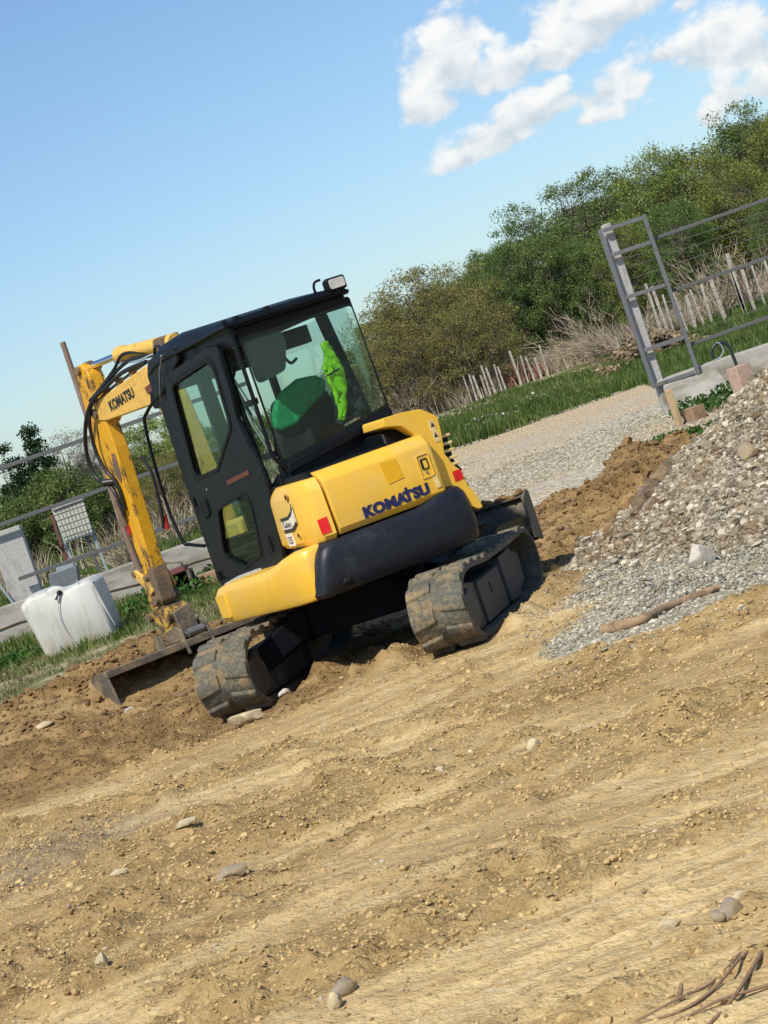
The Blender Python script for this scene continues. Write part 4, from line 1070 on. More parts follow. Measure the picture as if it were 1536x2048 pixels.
# hoses
def hose(name, pts, r=.017, off=-.05, m='hose_black', par=None):
    q = [(p[0], p[1], off if len(p) < 3 else p[2]) for p in pts]
    o = MB(BP()); o.tube(bez(q, 7), r, 8); return o.build(name, m, par or boom, 60)
hose('hose', [(1.15, 2.66, .0), (1.6, 2.66, -.01), (2.0, 2.60, -.02), (2.30, 2.53, -.05), (2.55, 2.35, -.07), (2.74, 2.10, -.06), (2.72, 1.90, -.05), (2.58, 1.82, -.03), (2.50, 1.70, -.03), (2.50, 1.50, -.02)], .019)
hose('hose', [(1.15, 2.70, .04), (1.5, 2.73, .02), (1.9, 2.66, .0), (2.26, 2.56, -.03), (2.44, 2.40, -.06), (2.53, 2.15, -.06), (2.50, 1.95, -.05), (2.44, 1.85, -.03), (2.42, 1.72, -.02), (2.45, 1.55, -.02)], .017)
hose('hose', [(1.2, 2.74, .05), (1.55, 2.80, .02), (1.75, 2.72, .0), (2.1, 2.62, -.01), (2.35, 2.55, -.04)], .014)
soot = MB(BP()); soot.prism(arc_poly([(2.30, 2.05), (2.37, 2.06), (2.44, 1.90), (2.38, 1.78), (2.33, 1.85)], .02, 3), -.004, -.0005)
soot.build('grease_mark', 'mud_steel', arm, 0)
hose('hose', [(2.24, 1.95, .20), (2.20, 1.8, .22), (2.22, 1.62, .22), (2.26, 1.4, .21), (2.30, 1.30, .20)], .016, par=arm)
o = MB(BP()); o.cyl((2.58, 1.84, -.07), (2.50, 1.82, .01), .034, 10); o.build('hose_clamp', 'hose_black', boom, 40)
# pipe run along the boom top edge
o = MB(BP(.02)); o.tube(bez([(1.15, 2.66, 0), (1.6, 2.62, 0), (2.1, 2.565, 0), (2.28, 2.53, 0)], 5), .014, 6)
for t in (1.5, 1.8, 2.1): o.box((t - .03, 2.585 - .05 * (t - 1.5), -.02), (t + .03, 2.65 - .05 * (t - 1.5), .03))
o.build('pipe_clamp', 'mud_steel', boom, 40, bevel=.004)
# bucket cylinder on the far side of the arm
o = MB(BP(.09)); o.tube([(2.62, 1.85, 0), (2.62, 1.20, 0)], .052, 16); bc = o.build('bucket_cylinder', 'mud_steel', EX, 40)
o = MB(BP(.09)); o.tube([(2.62, 1.20, 0), (2.60, .93, 0)], .026, 12); o.build('piston_rod', 'chrome', bc, 40)
o = MB(BP(.05)); o.tube([(2.56, 1.66, -.07), (2.56, 1.42, -.07)], [.03, .034], 10); o.build('rod_guard', 'mud_steel', bc, 40)
o = MB(BP(.05)); o.tube([(2.55, 1.42, -.05), (2.55, 1.34, -.05)], [.026, .022], 10); o.build('guard_tip', 'red_guard', bc, 40)
o = MB(BP(.05)); o.tube([(2.28, 1.40, .18), (2.29, 1.28, .18)], [.03, .026], 10); o.build('guard_tip', 'red_guard', bc, 40)
# linkage
o = MB(BP()); o.prism(arc_poly([(2.72, .97), (2.66, 1.03), (2.50, .93), (2.44, .80), (2.50, .78), (2.58, .86)], .02, 3), -.035, -.008)
o.prism(arc_poly([(2.72, .97), (2.66, 1.03), (2.50, .93), (2.44, .80), (2.50, .78), (2.58, .86)], .02, 3), .192, .215)
lk = o.build('link_arm', 'yellow_worn', EX, 30, bevel=.006)
o = MB(BP()); o.cyl((2.69, .99, -.05), (2.69, .99, .23), .028, 12); o.cyl((2.70, .58, -.05), (2.70, .58, .23), .04, 12); o.build('pin', 'mud_steel', lk, 30)
o = MB(BP()); o.prism(arc_poly([(2.66, .99), (2.72, .99), (2.73, .58), (2.66, .56)], .02, 3), .03, .15); o.build('rod_link', 'yellow_muddy', lk, 30, bevel=.012)
# coupler block (muddy yellow) and grey plates
o = MB(BP()); o.prism(arc_poly([(2.70, .62), (2.60, .40), (2.50, .27), (2.38, .30), (2.36, .52), (2.42, .66), (2.60, .66)], .05, 4), -.01, .19)
co = o.build('coupler', 'yellow_muddy', EX, 35, bevel=.02, segs=3)
o = MB(BP()); o.cyl((2.44, .56, -.02), (2.44, .56, .20), .10, 20); o.build('coupler_ring', 'yellow_muddy', co, 35, bevel=.01)
o = MB(frame(BO + gd * 2.30, Vector((gd.y, -gd.x, 0))))      # faces the machine: (across, z), third = towards us
o.prism(arc_poly([(.02, .58), (.19, .62), (.21, .34), (.03, .30)], .01, 2), -.03, .02); o.build('front_plate', 'bucket_steel', co, 30, bevel=.005)
# ditching bucket
BK = frame(BO, gd) @ Matrix.Translation((0, 0, 0))
prof = [(2.20, .30), (2.24, .325), (2.50, .30), (2.66, .18), (2.70, .06), (2.62, -.06), (2.42, -.115), (2.10, -.10), (2.10, -.085), (2.42, -.095), (2.60, -.04), (2.675, .06), (2.64, .165), (2.49, .275), (2.25, .295), (2.20, .275)]
bu = MB(BK)
rings = [[(t, z, w) for t, z in prof] for w in (-.81, .77)]
bu.loft(rings)
bucket = bu.build('bucket', 'bucket_steel', EX, 35)
o = MB(BK); o.loft([[(t, z, w) for t, z in [(2.235, .268), (2.49, .262), (2.625, .16), (2.66, .06), (2.59, -.03), (2.42, -.08), (2.415, -.088), (2.6, -.038), (2.668, .06), (2.632, .163), (2.492, .27), (2.235, .275)]] for w in (-.795, .755)])
o.build('bucket_lining', 'bucket_inside', bucket, 35)
for w in (-.812, .757):
    o = MB(BK); o.prism(arc_poly([(2.205, .31), (2.50, .28), (2.66, .17), (2.69, .06), (2.61, -.06), (2.42, -.11), (2.09, -.105), (2.12, .02)], .01, 2), w, w + .020); o.build('side_plate', 'bucket_steel', bucket, 30, bevel=.003)
o = MB(BK); o.box((2.185, .262, -.81), (2.225, .325, .77)); o.build('top_rim', 'bucket_steel', bucket, 30, bevel=.006)
for w in (-.02, .235):
    o = MB(BK); o.prism(arc_poly([(2.18, .28), (2.155, .20), (2.19, .20), (2.25, .33), (2.56, .30), (2.52, .42), (2.30, .46), (2.20, .42)], .02, 3), w, w + .022); o.build('bucket_ear', 'bucket_steel', bucket, 30, bevel=.004)
o = MB(BK); o.cyl((2.26, .36, -.01), (2.26, .36, .25), .032, 12); o.cyl((2.48, .36, -.01), (2.48, .36, .25), .032, 12); o.cyl((2.235, .37, .05), (2.235, .37, .21), .04, 12); o.build('bucket_pin', 'steel_grey', bucket, 30)
o = MB(BK); o.prism(arc_poly([(2.32, .30), (2.50, .295), (2.44, .43), (2.34, .43)], .01, 2), -.16, -.14); o.build('gusset', 'bucket_steel', bucket, 30, bevel=.003)

# hi-vis vest and jacket hanging at the back of the cab
M0 = REAR(-.40)
JX = MU.copy()
def cloth(name, outline, third, depth, m, parent, seed, amp=.012):
    """thick folded cloth from an outline in the rear plane, creased by noise"""
    cu = bpy.data.curves.new('tmp', 'CURVE'); cu.dimensions = '2D'; cu.fill_mode = 'BOTH'
    sp = cu.splines.new('POLY'); sp.points.add(len(outline) - 1)
    for i, p in enumerate(outline): sp.points[i].co = (p[0], p[1], 0, 1)
    sp.use_cyclic_u = True
    o = curve_to_obj(cu, name, I4, m, parent, 0)
    bm_ = bmesh.new(); bm_.from_mesh(o.data)
    for _ in range(4):
        bmesh.ops.subdivide_edges(bm_, edges=[e for e in bm_.edges if e.calc_length() > .02], cuts=1)
    bmesh.ops.triangulate(bm_, faces=bm_.faces)
    for v in bm_.verts:
        h = math.sin(v.co.x * 55 + 9 * math.sin(v.co.y * 8 + seed)) * amp + math.sin(v.co.y * 30 + v.co.x * 20 + seed) * amp * .6
        v.co.z += h
    bm_.to_mesh(o.data); bm_.free()
    o.data.transform(M0 @ Matrix.Translation((0, 0, third)))
    o.data.shade_smooth()
    so = o.modifiers.new('thick', 'SOLIDIFY'); so.thickness = depth; so.offset = 0
    return o
jacket = cloth('jacket', arc_poly([(.06, 1.66), (.11, 1.90), (.20, 2.00), (.26, 1.95), (.31, 1.84), (.32, 1.74), (.32, 1.70)], .03, 4), -.10, .05, 'jacket_grey', None, 1.0)
jacket.location = EX.location
tag(jacket, 'dark grey work jacket bundled inside the cab beside the lime vest', 'jacket')
vest = cloth('safety_vest', arc_poly([(.12, 2.26), (.20, 2.27), (.205, 2.16), (.245, 2.09), (.245, 1.98), (.21, 1.90), (.16, 1.80), (.10, 1.69), (.055, 1.70), (.08, 1.82), (.09, 1.92), (.07, 1.97), (.07, 2.10), (.12, 2.16)], .02, 3), -.06, .03, 'hivis', None, 2.0, .009)
vest.data.transform(Matrix.Translation(a_ * .155) @ (lambda m_: m_)(Matrix(((1 - .22 * a_.x * a_.x, -.22 * a_.x * a_.y, 0, 0), (-.22 * a_.x * a_.y, 1 - .22 * a_.y * a_.y, 0, 0), (0, 0, 1, 0), (0, 0, 0, 1)))) @ Matrix.Translation(a_ * -.155))
vest.location = EX.location
tag(vest, 'bright lime high-visibility vest hanging behind the seat in the cab', 'safety vest')
bd = MB(REAR(-.34)); bd.tube(bez([(.08, 2.03, .03), (.13, 2.04, .035), (.19, 2.05, .03)], 4), .007, 6)
bd.build('reflective_band', 'jacket_grey', vest, 60)

# ================================================================ TERRAIN
def spaced(lo, a, b, hi, step, mid=None):
    """dense between a and b, growing steps outwards to lo and hi"""
    dense = list(np.arange(a, b + 1e-6, step)); out = []
    s, v = step, a
    left = []
    while v > lo: s *= 1.25; v -= s; left.append(v)
    s, v = step, b
    right = []
    if mid:
        while v < mid[0]: s = min(s * 1.05, mid[1]); v += s; right.append(v)
        right and None
    while v < hi: s *= 1.22; v += s; right.append(v)
    return np.array(left[::-1] + dense + right)
def make_terrain():
    xs = spaced(-2500, -4.6, 4.6, 2500, 0.032)
    ys = spaced(-300, 4.9, 22.0, 4000, 0.034, (47, 0.11))
    X, Y = np.meshgrid(xs, ys)
    Z = ground_z(X, Y)
    nx, ny = len(xs), len(ys)
    V = np.stack([X, Y, Z], -1).reshape(-1, 3)
    i = np.arange(nx - 1); j = np.arange(ny - 1)
    I, J = np.meshgrid(i, j)
    q = (J * nx + I).ravel()
    F = np.stack([q, q + 1, q + 1 + nx, q + nx], 1)
    cx = V[F].mean(1)
    soil = soil_mask(V[:, 0], V[:, 1]); rd = road_mask(V[:, 0], V[:, 1]); gr = gravel_mask(V[:, 0], V[:, 1])
    x, y = V[:, 0], V[:, 1]
    pz = pile_z(x, y)
    gr = np.maximum(gr, sstep(0.0, 0.06, pz))
    # a bed of dry dirt near the kerb and beside the wall, and a stony middle
    dirt = sstep(-.1, .25, fbm(x * .5, y * .5, 101, 4)) * .6
    dirt = np.maximum(dirt, sstep(31.5, 34.5, y + .5 * vnoise(x * .3, y * .3, 103)))
    dirt = np.maximum(dirt, 1 - sstep(21.0, 22.5, y + .4 * vnoise(x * .8, y * .8, 105)))
    dirt = np.maximum(dirt, sstep(2.6, 3.4, x) * sstep(22, 23, y) * (1 - sstep(27, 28.5, y)) * .9)
    damp = np.maximum(sstep(.08, .22, berm_z(x, y)) * .95, .9 * dug(x, y))
    damp = np.maximum(damp, .8 * np.exp(-((x + 3.9) ** 2 / 4 + (y - 17.8) ** 2 / 5)))
    damp = np.maximum(damp, sstep(.1, .5, fbm(x * .7, y * 1.0, 109, 4)) * .45)
    damp *= soil
    turf = (1 - soil) * (1 - rd)
    mud = sstep(.05, .4, fbm(x * 1.1, y * 1.1, 113, 4)) * sstep(.15, .5, pz)   # soil slumped over the upper pile
    zone = np.stack([soil, np.clip(gr * (1 - mud), 0, 1), turf, np.ones_like(x)], 1)
    zone2 = np.stack([damp, dirt, rd, np.ones_like(x)], 1)
    greyp = sstep(.25, .6, np.exp(-(((x + 2.75) / 1.1) ** 2 + ((y - 11.6) / .9) ** 2)) + .25 * fbm(x * 2, y * 3, 119, 3))
    zone3 = np.stack([rough_patch(x, y) * soil, greyp * soil, soil * (1 - rough_patch(x, y)) * np.clip(1 - np.abs(ridge_wave(*along(x, y))), 0, 1) ** .8 * (1 - np.clip(gr, 0, 1)) * (.4 + .6 * sstep(-.3, .3, fbm(x * 2, y * 2, 121, 3))), np.ones_like(x)], 1)  # blue: ridge crests, paled to put the missing light contrast into colour
    isroad = (rd[F].mean(1) > .5)
    for name, sel in (('ground', ~isroad), ('gravel_road', isroad)):
        f = F[sel]
        used, inv = np.unique(f.ravel(), return_inverse=True)
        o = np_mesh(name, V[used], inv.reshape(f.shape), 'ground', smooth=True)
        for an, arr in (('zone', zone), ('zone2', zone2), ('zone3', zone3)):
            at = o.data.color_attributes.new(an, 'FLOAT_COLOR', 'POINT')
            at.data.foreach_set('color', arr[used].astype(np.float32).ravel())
        tag(o, kind='structure')
make_terrain()

# ---------------------------------------------------------------- scattered stones and clods
rng = np.random.default_rng(11)
def ico():
    bm_ = bmesh.new(); bmesh.ops.create_icosphere(bm_, subdivisions=1, radius=1.0)
    V = np.array([v.co[:] for v in bm_.verts]); F = np.array([[v.index for v in f.verts] for f in bm_.faces]); bm_.free(); return V, F
def ico2():
    bm_ = bmesh.new(); bmesh.ops.create_icosphere(bm_, subdivisions=2, radius=1.0)
    V = np.array([v.co[:] for v in bm_.verts]); F = np.array([[v.index for v in f.verts] for f in bm_.faces]); bm_.free(); return V, F
IV, IF = ico(); IV2, IF2 = ico2()
def scatter(name, x, y, size, m, label, cat, flat=.65, jit=.28, sink=.35, hi=False, dz=None):
    n = len(x); V0, F0 = (IV2, IF2) if hi else (IV, IF); k = len(V0)
    s = size[:, None] * np.stack([rng.uniform(.75, 1.35, n), rng.uniform(.75, 1.25, n), rng.uniform(.6, 1.15, n) * flat / .8], 1)
    J = 1 + rng.uniform(-jit, jit, (n, k, 1))
    P = V0[None] * J * s[:, None, :]
    a = rng.uniform(0, 2 * math.pi, n); ca, sa = np.cos(a)[:, None], np.sin(a)[:, None]
    t = rng.uniform(-.5, .5, n); ct, st_ = np.cos(t)[:, None], np.sin(t)[:, None]
    X = P[..., 0] * ca - P[..., 1] * sa; Y = P[..., 0] * sa + P[..., 1] * ca; Z = P[..., 2]
    Y, Z = Y * ct - Z * st_, Y * st_ + Z * ct
    z = ground_z(x, y) + size * (.5 - sink) * flat
    if dz is not None: z = z + dz
    V = np.stack([X + x[:, None], Y + y[:, None], Z + z[:, None]], -1).reshape(-1, 3)
    F = (F0[None] + (np.arange(n) * k)[:, None, None]).reshape(-1, 3)
    return tag(np_mesh(name, V, F, m), label, cat, kind='stuff')
def cand(n, x0, x1, y0, y1, w=None):
    """random ground points, kept with the probability w(x, y)"""
    x = rng.uniform(x0, x1, n); y = rng.uniform(y0, y1, n)
    if w is not None:
        k = rng.uniform(0, 1, n) < w(x, y); x, y = x[k], y[k]
    return x, y
def clear_tracks(x, y):
    X = x + .296; Y = y - 15.93; d = X * .2823 + Y * .9593; n = X * .9593 - Y * .2823
    return ~((np.abs(np.abs(n) - .8) < .22) & (np.abs(d) < 1.25))
def lim(x, y): return (np.abs(x) < .33 * y + .3)
x, y = cand(240000, -4, 4, 5, 20.5, lambda x, y: soil_mask(x, y) * (1 - gravel_mask(x, y)) * (.16 + .84 * rough_patch(x, y)) * lim(x, y) * clear_tracks(x, y) * .5)
dampk = np.maximum(berm_z(x, y) > .1, dug(x, y) > .6)
sz = rng.uniform(.003, .008, len(x)) + rng.exponential(.0022, len(x)); sz = np.minimum(sz, .04)
scatter('soil_clods', x[~dampk], y[~dampk], sz[~dampk], 'soil_clod', 'loose crumbs and clods of dry ochre soil over the yard', 'soil clods', jit=.35)
x2, y2 = cand(9000, -5, 4.5, 17.2, 21.2, lambda x, y: soil_mask(x, y) * (.35 + .65 * (berm_z(x, y) > .1)) * clear_tracks(x, y))
x = np.concatenate([x[dampk], x2]); y = np.concatenate([y[dampk], y2]); sz = np.concatenate([sz[dampk], rng.uniform(.008, .03, len(x2)) + (rng.uniform(0, 1, len(x2)) > .97) * .04])
scatter('damp_clods', x, y, sz, 'soil_damp', 'dark damp clods on the bank of turned soil behind the excavator', 'soil clods', jit=.35)
x, y = cand(12000, -4, 4, 5, 20.5, lambda x, y: soil_mask(x, y) * lim(x, y) * clear_tracks(x, y) * (.06 + .25 * sstep(.1, .5, fbm(x * .9, y, 29, 3))))
sz = rng.uniform(.003, .008, len(x)) + rng.exponential(.0026, len(x))
scatter('pebbles', x, y, np.minimum(sz, .028), 'soil_pebble', 'small pale pebbles lying in the ochre soil', 'pebbles', jit=.15)
x, y = cand(80000, .6, 6, 11.6, 17.2, lambda x, y: np.maximum(gravel_mask(x, y) * .9, .04 * (x > .4)) * lim(x, y) * (pile_z(x, y) < .05))
scatter('loose_gravel', x, y, rng.uniform(.006, .013, len(x)) + rng.exponential(.002, len(x)), 'gravel_stone', 'flat spread of grey gravel in front of the gravel heap', 'gravel', jit=.3)
# the heap itself: its stones
x, y = cand(120000, .9, 6, 13.6, 20.2, lambda x, y: (pile_z(x, y) > .01) * lim(x, y))
sz = rng.uniform(.005, .013, len(x)) + rng.exponential(.0055, len(x)); sz = np.minimum(sz, .042)
mudk = (fbm(x * 1.3, y * 1.3, 113, 4) + rng.normal(size=len(x)) * .25 > .22) & (pile_z(x, y) > .1)
scatter('gravel_heap', x[~mudk], y[~mudk], sz[~mudk], 'heap_stone', 'tall heap of grey crushed stone at the right edge', 'gravel heap', jit=.32, sink=.15)
scatter('heap_soil_lumps', x[mudk], y[mudk], sz[mudk] * 1.2, 'heap_soil', 'brown soil lumps mixed over the upper gravel heap', 'soil clods', jit=.32, sink=.2)
x, y = cand(50000, -.5, 7.5, 21.5, 33, lambda x, y: road_mask(x, y) * sstep(-.2, .3, fbm(x * .5, y * .5, 117, 3)) * lim(x, y))
scatter('road_gravel', x, y, rng.uniform(.008, .019, len(x)), 'gravel_stone', 'pale crushed stone strewn over the road behind the bank', 'gravel', flat=.5, jit=.3)

# ---------------------------------------------------------------- single stones
def stone(name, x, y, r, m, label, seed, rz=0.0, sink=.3, squash=(1, .7, .55)):
    rg = np.random.default_rng(seed)
    bm_ = bmesh.new(); bmesh.ops.create_icosphere(bm_, subdivisions=3, radius=1.0)
    V = np.array([v.co[:] for v in bm_.verts]); F = [[v.index for v in f.verts] for f in bm_.faces]; bm_.free()
    d = rg.normal(size=(9, 3)); d /= np.linalg.norm(d, axis=1)[:, None]
    h = np.ones(len(V))
    for q in d:                                   # knock flat facets off the ball
        c = rg.uniform(.48, .85); t = V @ q; h = np.where(t * h > c, c / np.maximum(t, 1e-3), h)
    V = V * h[:, None] * (1 + .03 * fbm(V[:, 0] * 3 + seed, V[:, 1] * 3 + V[:, 2] * 2, seed)[:, None]) * np.array(squash) * r
    o = link_mesh(name, V, F, m, None, (x, y, gz(x, y) + r * squash[2] * (1 - 2 * sink)), 28)
    o.rotation_euler = (rg.uniform(-.15, .15), rg.uniform(-.15, .15), rz)
    return tag(o, label, 'stone', 'stones lying on the yard')
P = (-1.295, 14.457)
stone('stone', P[0], P[1], .155, 'stone_pale', 'long smooth pale yellow stone beside the near end of the left track', 3, .1, .22, (1, .6, .36))
P = (1.938, 15.611); stone('stone', P[0] - .02, P[1] - .9, .12, 'stone_white', 'pointed white stone at the foot of the gravel heap', 8, .6, .2, (.9, .7, 1.0))
P = (-1.621, 8.538); stone('stone', P[0], P[1], .052, 'stone_pale', 'upright pale stone in the soil at the lower left', 14, 1.2, .2, (.6, .5, 1.0))
P = (-0.643, 6.773); stone('stone', P[0], P[1], .050, 'stone_pale', 'round pale stone at the bottom edge, lower of the pair', 15, .3, .25, (.8, .8, .75))
P = (-0.612, 6.892); stone('stone', P[0], P[1], .055, 'stone_grey', 'grey brown stone at the bottom edge, upper of the pair', 16, .9, .25, (1, .7, .6))
P = (0.401, 6.423); stone('stone', P[0], P[1], .045, 'stone_pale', 'small flat pale stone in the lower right soil', 17, .2, .25, (1, .6, .45))
P = (0.577, 6.317); stone('stone', P[0], P[1], .055, 'stone_grey', 'grey stone in a small cluster at the lower right, the larger one', 18, .7, .25, (1, .8, .6))
P = (0.541, 6.294); stone('stone', P[0], P[1], .032, 'stone_grey', 'small round grey stone in the lower right cluster', 19, .7, .25, (1, .9, .8))
P = (0.609, 6.373); stone('stone', P[0], P[1], .036, 'stone_pale', 'small pale stone in the lower right cluster', 20, .3, .25, (1.1, .7, .6))
P = (0.298, 9.973); stone('stone', P[0], P[1], .045, 'stone_pale', 'broken pale stone in the middle of the soil', 21, .5, .3, (.9, .7, .8))
P = (-0.947, 16.244); stone('stone', -1.05, 14.95, .05, 'stone_white', 'small white stone on the soil between the tracks', 22, .5, .2, (1, .7, .6))
P = (-1.751, 10.291); stone('stone', P[0], P[1], .07, 'stone_pale', 'flat stone half sunk in soil at the left', 23, .1, .45, (1, .6, .4))
P = (-1.124, 9.377); stone('stone', P[0], P[1], .08, 'stone_grey', 'angular brown grey slab tilted in the soil left of centre', 24, .4, .3, (1, .6, .5))
P = (-1.429, 10.876); stone('stone', P[0], P[1], .07, 'stone_pale', 'flat pale slab in the soil below the left track', 25, .2, .4, (1.2, .6, .35))
P = (-3.214, 18.048); stone('stone', P[0], P[1] , .07, 'stone_pale', 'pale stone on the dark soil at the left edge', 26, .2, .25, (1.2, .7, .5))
P = (-2.325, 17.417); stone('stone', -2.45, 17.6, .06, 'stone_white', 'white stone just in front of the wide bucket', 27, .2, .25, (1.2, .7, .5))
P = (2.407, 17.761); stone('stone', 2.62, 15.9, .10, 'stone_grey', 'large grey lump part way up the gravel heap', 28, .2, .25, (1, .8, .7))

# stick on the gravel, roots at the lower right corner
def rod(name, pts, rad, m, label, cat, lift=0.0):
    P3 = [(p[0], p[1], gz(p[0], p[1]) + (p[2] if len(p) > 2 else rad) + lift) for p in pts]
    q = bez(P3, 6); n = len(q)
    rs = [rad * (1 - .45 * i / n) * (1 + .12 * math.sin(i * 1.7)) for i in range(n)]
    o = MB(); o.tube(q, rs, 8)
    return tag(o.build(name, m, None, 60), label, cat)
st_pts = [(1.002, 12.973), (1.111, 12.855), (1.241, 12.784), (1.409, 13.076), (1.584, 13.178), (1.763, 13.200)]
rod('stick', [(p[0], p[1] , .03) for p in st_pts], .040, 'stick_wood', 'bent brown stick lying across the grey gravel', 'stick')
roots = MB()
def root(pts, r0, r1):
    P3 = [(p[0], p[1], gz(p[0], p[1]) + p[2]) for p in pts]; P3 = [(p[0], p[1], p[2] - .012) for p in P3]; q = bez(P3, 6); n = len(q)
    roots.tube(q, [r0 + (r1 - r0) * i / n for i in range(n)], 7)
g0 = (0.156, 5.721); g1 = (0.296, 5.684); g2_ = (0.412, 5.714); g3 = (0.539, 5.864); g4 = (0.647, 5.971)
root([(*g0, .01), (*g1, .015), (*g2_, .02), (*g3, .02), (*g4, .02)], .003, .006)
g0 = (0.192, 5.735); g1 = (0.318, 5.731); g2_ = (0.419, 5.833); g3 = (0.537, 6.004)
root([(*g0, .01), (*g1, .015), (*g2_, .02), (*g3, .015)], .003, .005)
g0 = (0.272, 5.618); g1 = (0.398, 5.634); g2_ = (0.499, 5.657); g3 = (0.611, 5.667)
root([(*g0, .01), (*g1, .03), (*g2_, .03), (*g3, .02)], .0035, .0055)
g0 = (0.306, 5.488); g1 = (0.436, 5.613); g2_ = (0.601, 5.891)
root([(*g0, .015), (*g1, .02), (*g2_, .015)], .005, .007)
g0 = (0.309, 5.766); g1 = (0.328, 5.817); g2_ = (0.344, 5.849)
root([(*g0, .01), (*g1, .03), (*g2_, .05)], .009, .006)
tag(roots.build('tree_roots', 'root_brown', None, 60), 'tangle of thin brown roots in the lower right corner of the soil', 'roots')

sl_ = MB(); pts = [(1.80, 16.75), (1.95, 16.95), (2.12, 17.15), (2.28, 17.40)]
q = bez([(a, b, gz(a, b) + .015) for a, b in pts], 5); n = len(q)
sl_.tube([p + Vector((0, 0, .012 * math.sin(i * 2.1))) for i, p in enumerate(q)], [.03 + .06 * math.sin(math.pi * (i + 1) / (n + 1)) * (1 + .25 * math.sin(i * 2.7)) for i in range(n)], 11)
rl_ = random.Random(6)
for v in sl_.v: v += Vector((rl_.uniform(-1, 1), rl_.uniform(-1, 1), rl_.uniform(-1, 1))) * .014
tag(sl_.build('dark_log', 'dark_lump', None, 25), 'dark lump like a short log on the left slope of the gravel heap', 'log')
# ================================================================ WALLS, FENCES, GATE
WY = 28.3
def wall(x0, x1, label):
    rings = []
    n = max(3, int((x1 - x0) / .35))
    for i in range(n + 1):
        x = x0 + (x1 - x0) * i / n; w = .012 * vnoise(np.array([x * 2.0]), np.array([.3]), 7)[0]
        t = .80 + .012 * vnoise(np.array([x * 1.1]), np.array([4.3]), 8)[0]
        b = gz(x, WY) - .35
        rings.append([(x, WY + w, b), (x, WY + .22, b), (x, WY + .22, t), (x, WY + w * .5, t - .01)])
    o = MB(); o.loft(rings)
    return tag(o.build('concrete_wall', 'concrete', None, 30, bevel=.012), label, 'wall')
wl_ = wall(-13.0, -1.2, 'long low concrete wall behind the white tank and the excavator arm')
cr = MB()
zz = .52
cr.tube([(-6.5 + k * .4, WY - .010, zz + .02 * math.sin(k * 2.1)) for k in range(14)], .012, 4)
cr.build('pour_joint', 'mud_steel', wl_, 0)
wr_ = wall(3.86, 9.5, 'low concrete wall that starts at the open gate frame on the right')
def bar(mb, p0, p1, w=.035, h=.045):
    p0, p1 = Vector(p0), Vector(p1); d = (p1 - p0).normalized(); u = Vector((0, 0, 1)) if abs(d.z) < .9 else Vector((0, 1, 0))
    s_ = d.cross(u).normalized(); u = s_.cross(d)
    r = lambda p: [p - s_ * w / 2 - u * h / 2, p + s_ * w / 2 - u * h / 2, p + s_ * w / 2 + u * h / 2, p - s_ * w / 2 + u * h / 2]
    mb.loft([r(p0), r(p1)]); return mb
lf_e = empty('rail_fence', (-4.0, WY + .1, .8), 'dark steel three-rail fence above the left concrete wall', 'fence')
for z, x0, x1 in ((2.47, -13, -1.1), (1.785, -13, -1.1), (1.06, -4.74, -1.1)):
    o = MB(); bar(o, (x0 + 4.0, .0, z - .8), (x1 + 4.0, .0, z - .8 + .02), .04, .052); o.build('rail', 'fence_steel', lf_e, 30, bevel=.004)
rf_e = empty('rail_fence', (4.4, WY + .1, .8), 'dark steel three-rail fence running right from the gate frame', 'fence')
for z in (2.54, 1.83, 1.10):
    o = MB(); bar(o, (.0, 0, z - .8), (5.0, 0, z - .8 + .02), .04, .045); o.build('rail', 'fence_steel', rf_e, 30, bevel=.004)
o = MB()
for z in (1.25, 1.4, 1.55, 1.7, 2.0, 2.15, 2.3, 2.42): o.tube([(-.55, .06, z - .8), (1.5, .06, z - .82), (5.0, .06, z - .8)], .0035, 4)
w = o.build('wire', 'steel_grey', rf_e, 60)
def cpost(x, z0, z1, label, w=.15, tilt=0.0, y=None, d=.15):
    o = MB(); y = WY + .02 if y is None else y
    o.loft([[(x - w / 2 + tilt * q, y, z), (x + w / 2 + tilt * q, y, z), (x + w / 2 + tilt * q, y + d, z), (x - w / 2 + tilt * q, y + d, z)] for q, z in ((0, z0), (.5, (z0 + z1) / 2), (1, z1))])
    return tag(o.build('concrete_post', 'concrete_post', None, 30, bevel=.014), label, 'post')
cpost(-4.74, .2, 1.72, 'wide weathered concrete post at the left end of the near fence', .42, .0, WY + .24, .2)
cpost(3.90, .2, 2.92, 'square concrete post behind the open gate frame', .125, .0, WY + .03)
cpost(6.55, .2, 3.15, 'pale concrete post at the right edge above the far fence rails', .13, .0, WY + .02)
# thin blue-grey prop at far left
o = MB(); o.tube([(-5.12, WY + .3, 1.35), (-4.86, WY + .1, .62)], .018, 6); tag(o.build('thin_pipe', 'post_blue', None, 60), 'thin pale pipe leaning beside the wide concrete post', 'pipe')
# gate leaf standing open
ge = empty('gate_frame', (3.80, WY - .05, .74), 'open rectangular grey steel gate frame with three cross bars', 'gate')
GX = .60
for x in (0.0, GX):
    o = MB(); bar(o, (x, 0, 0 if x == 0 else -.03), (x - .02, 0, 2.13), .05, .055); o.build('stile', 'gate_steel', ge, 30, bevel=.004)
for z in (.02, .62, 1.32, 1.98 - .15, 2.11):
    pass
for z in (.015, .485, 1.20, 1.775, 2.105):
    o = MB(); bar(o, (.026, 0, z), (GX - .045, 0, z - .01), .045, .05); o.build('cross_bar', 'gate_steel', ge, 30, bevel=.004)
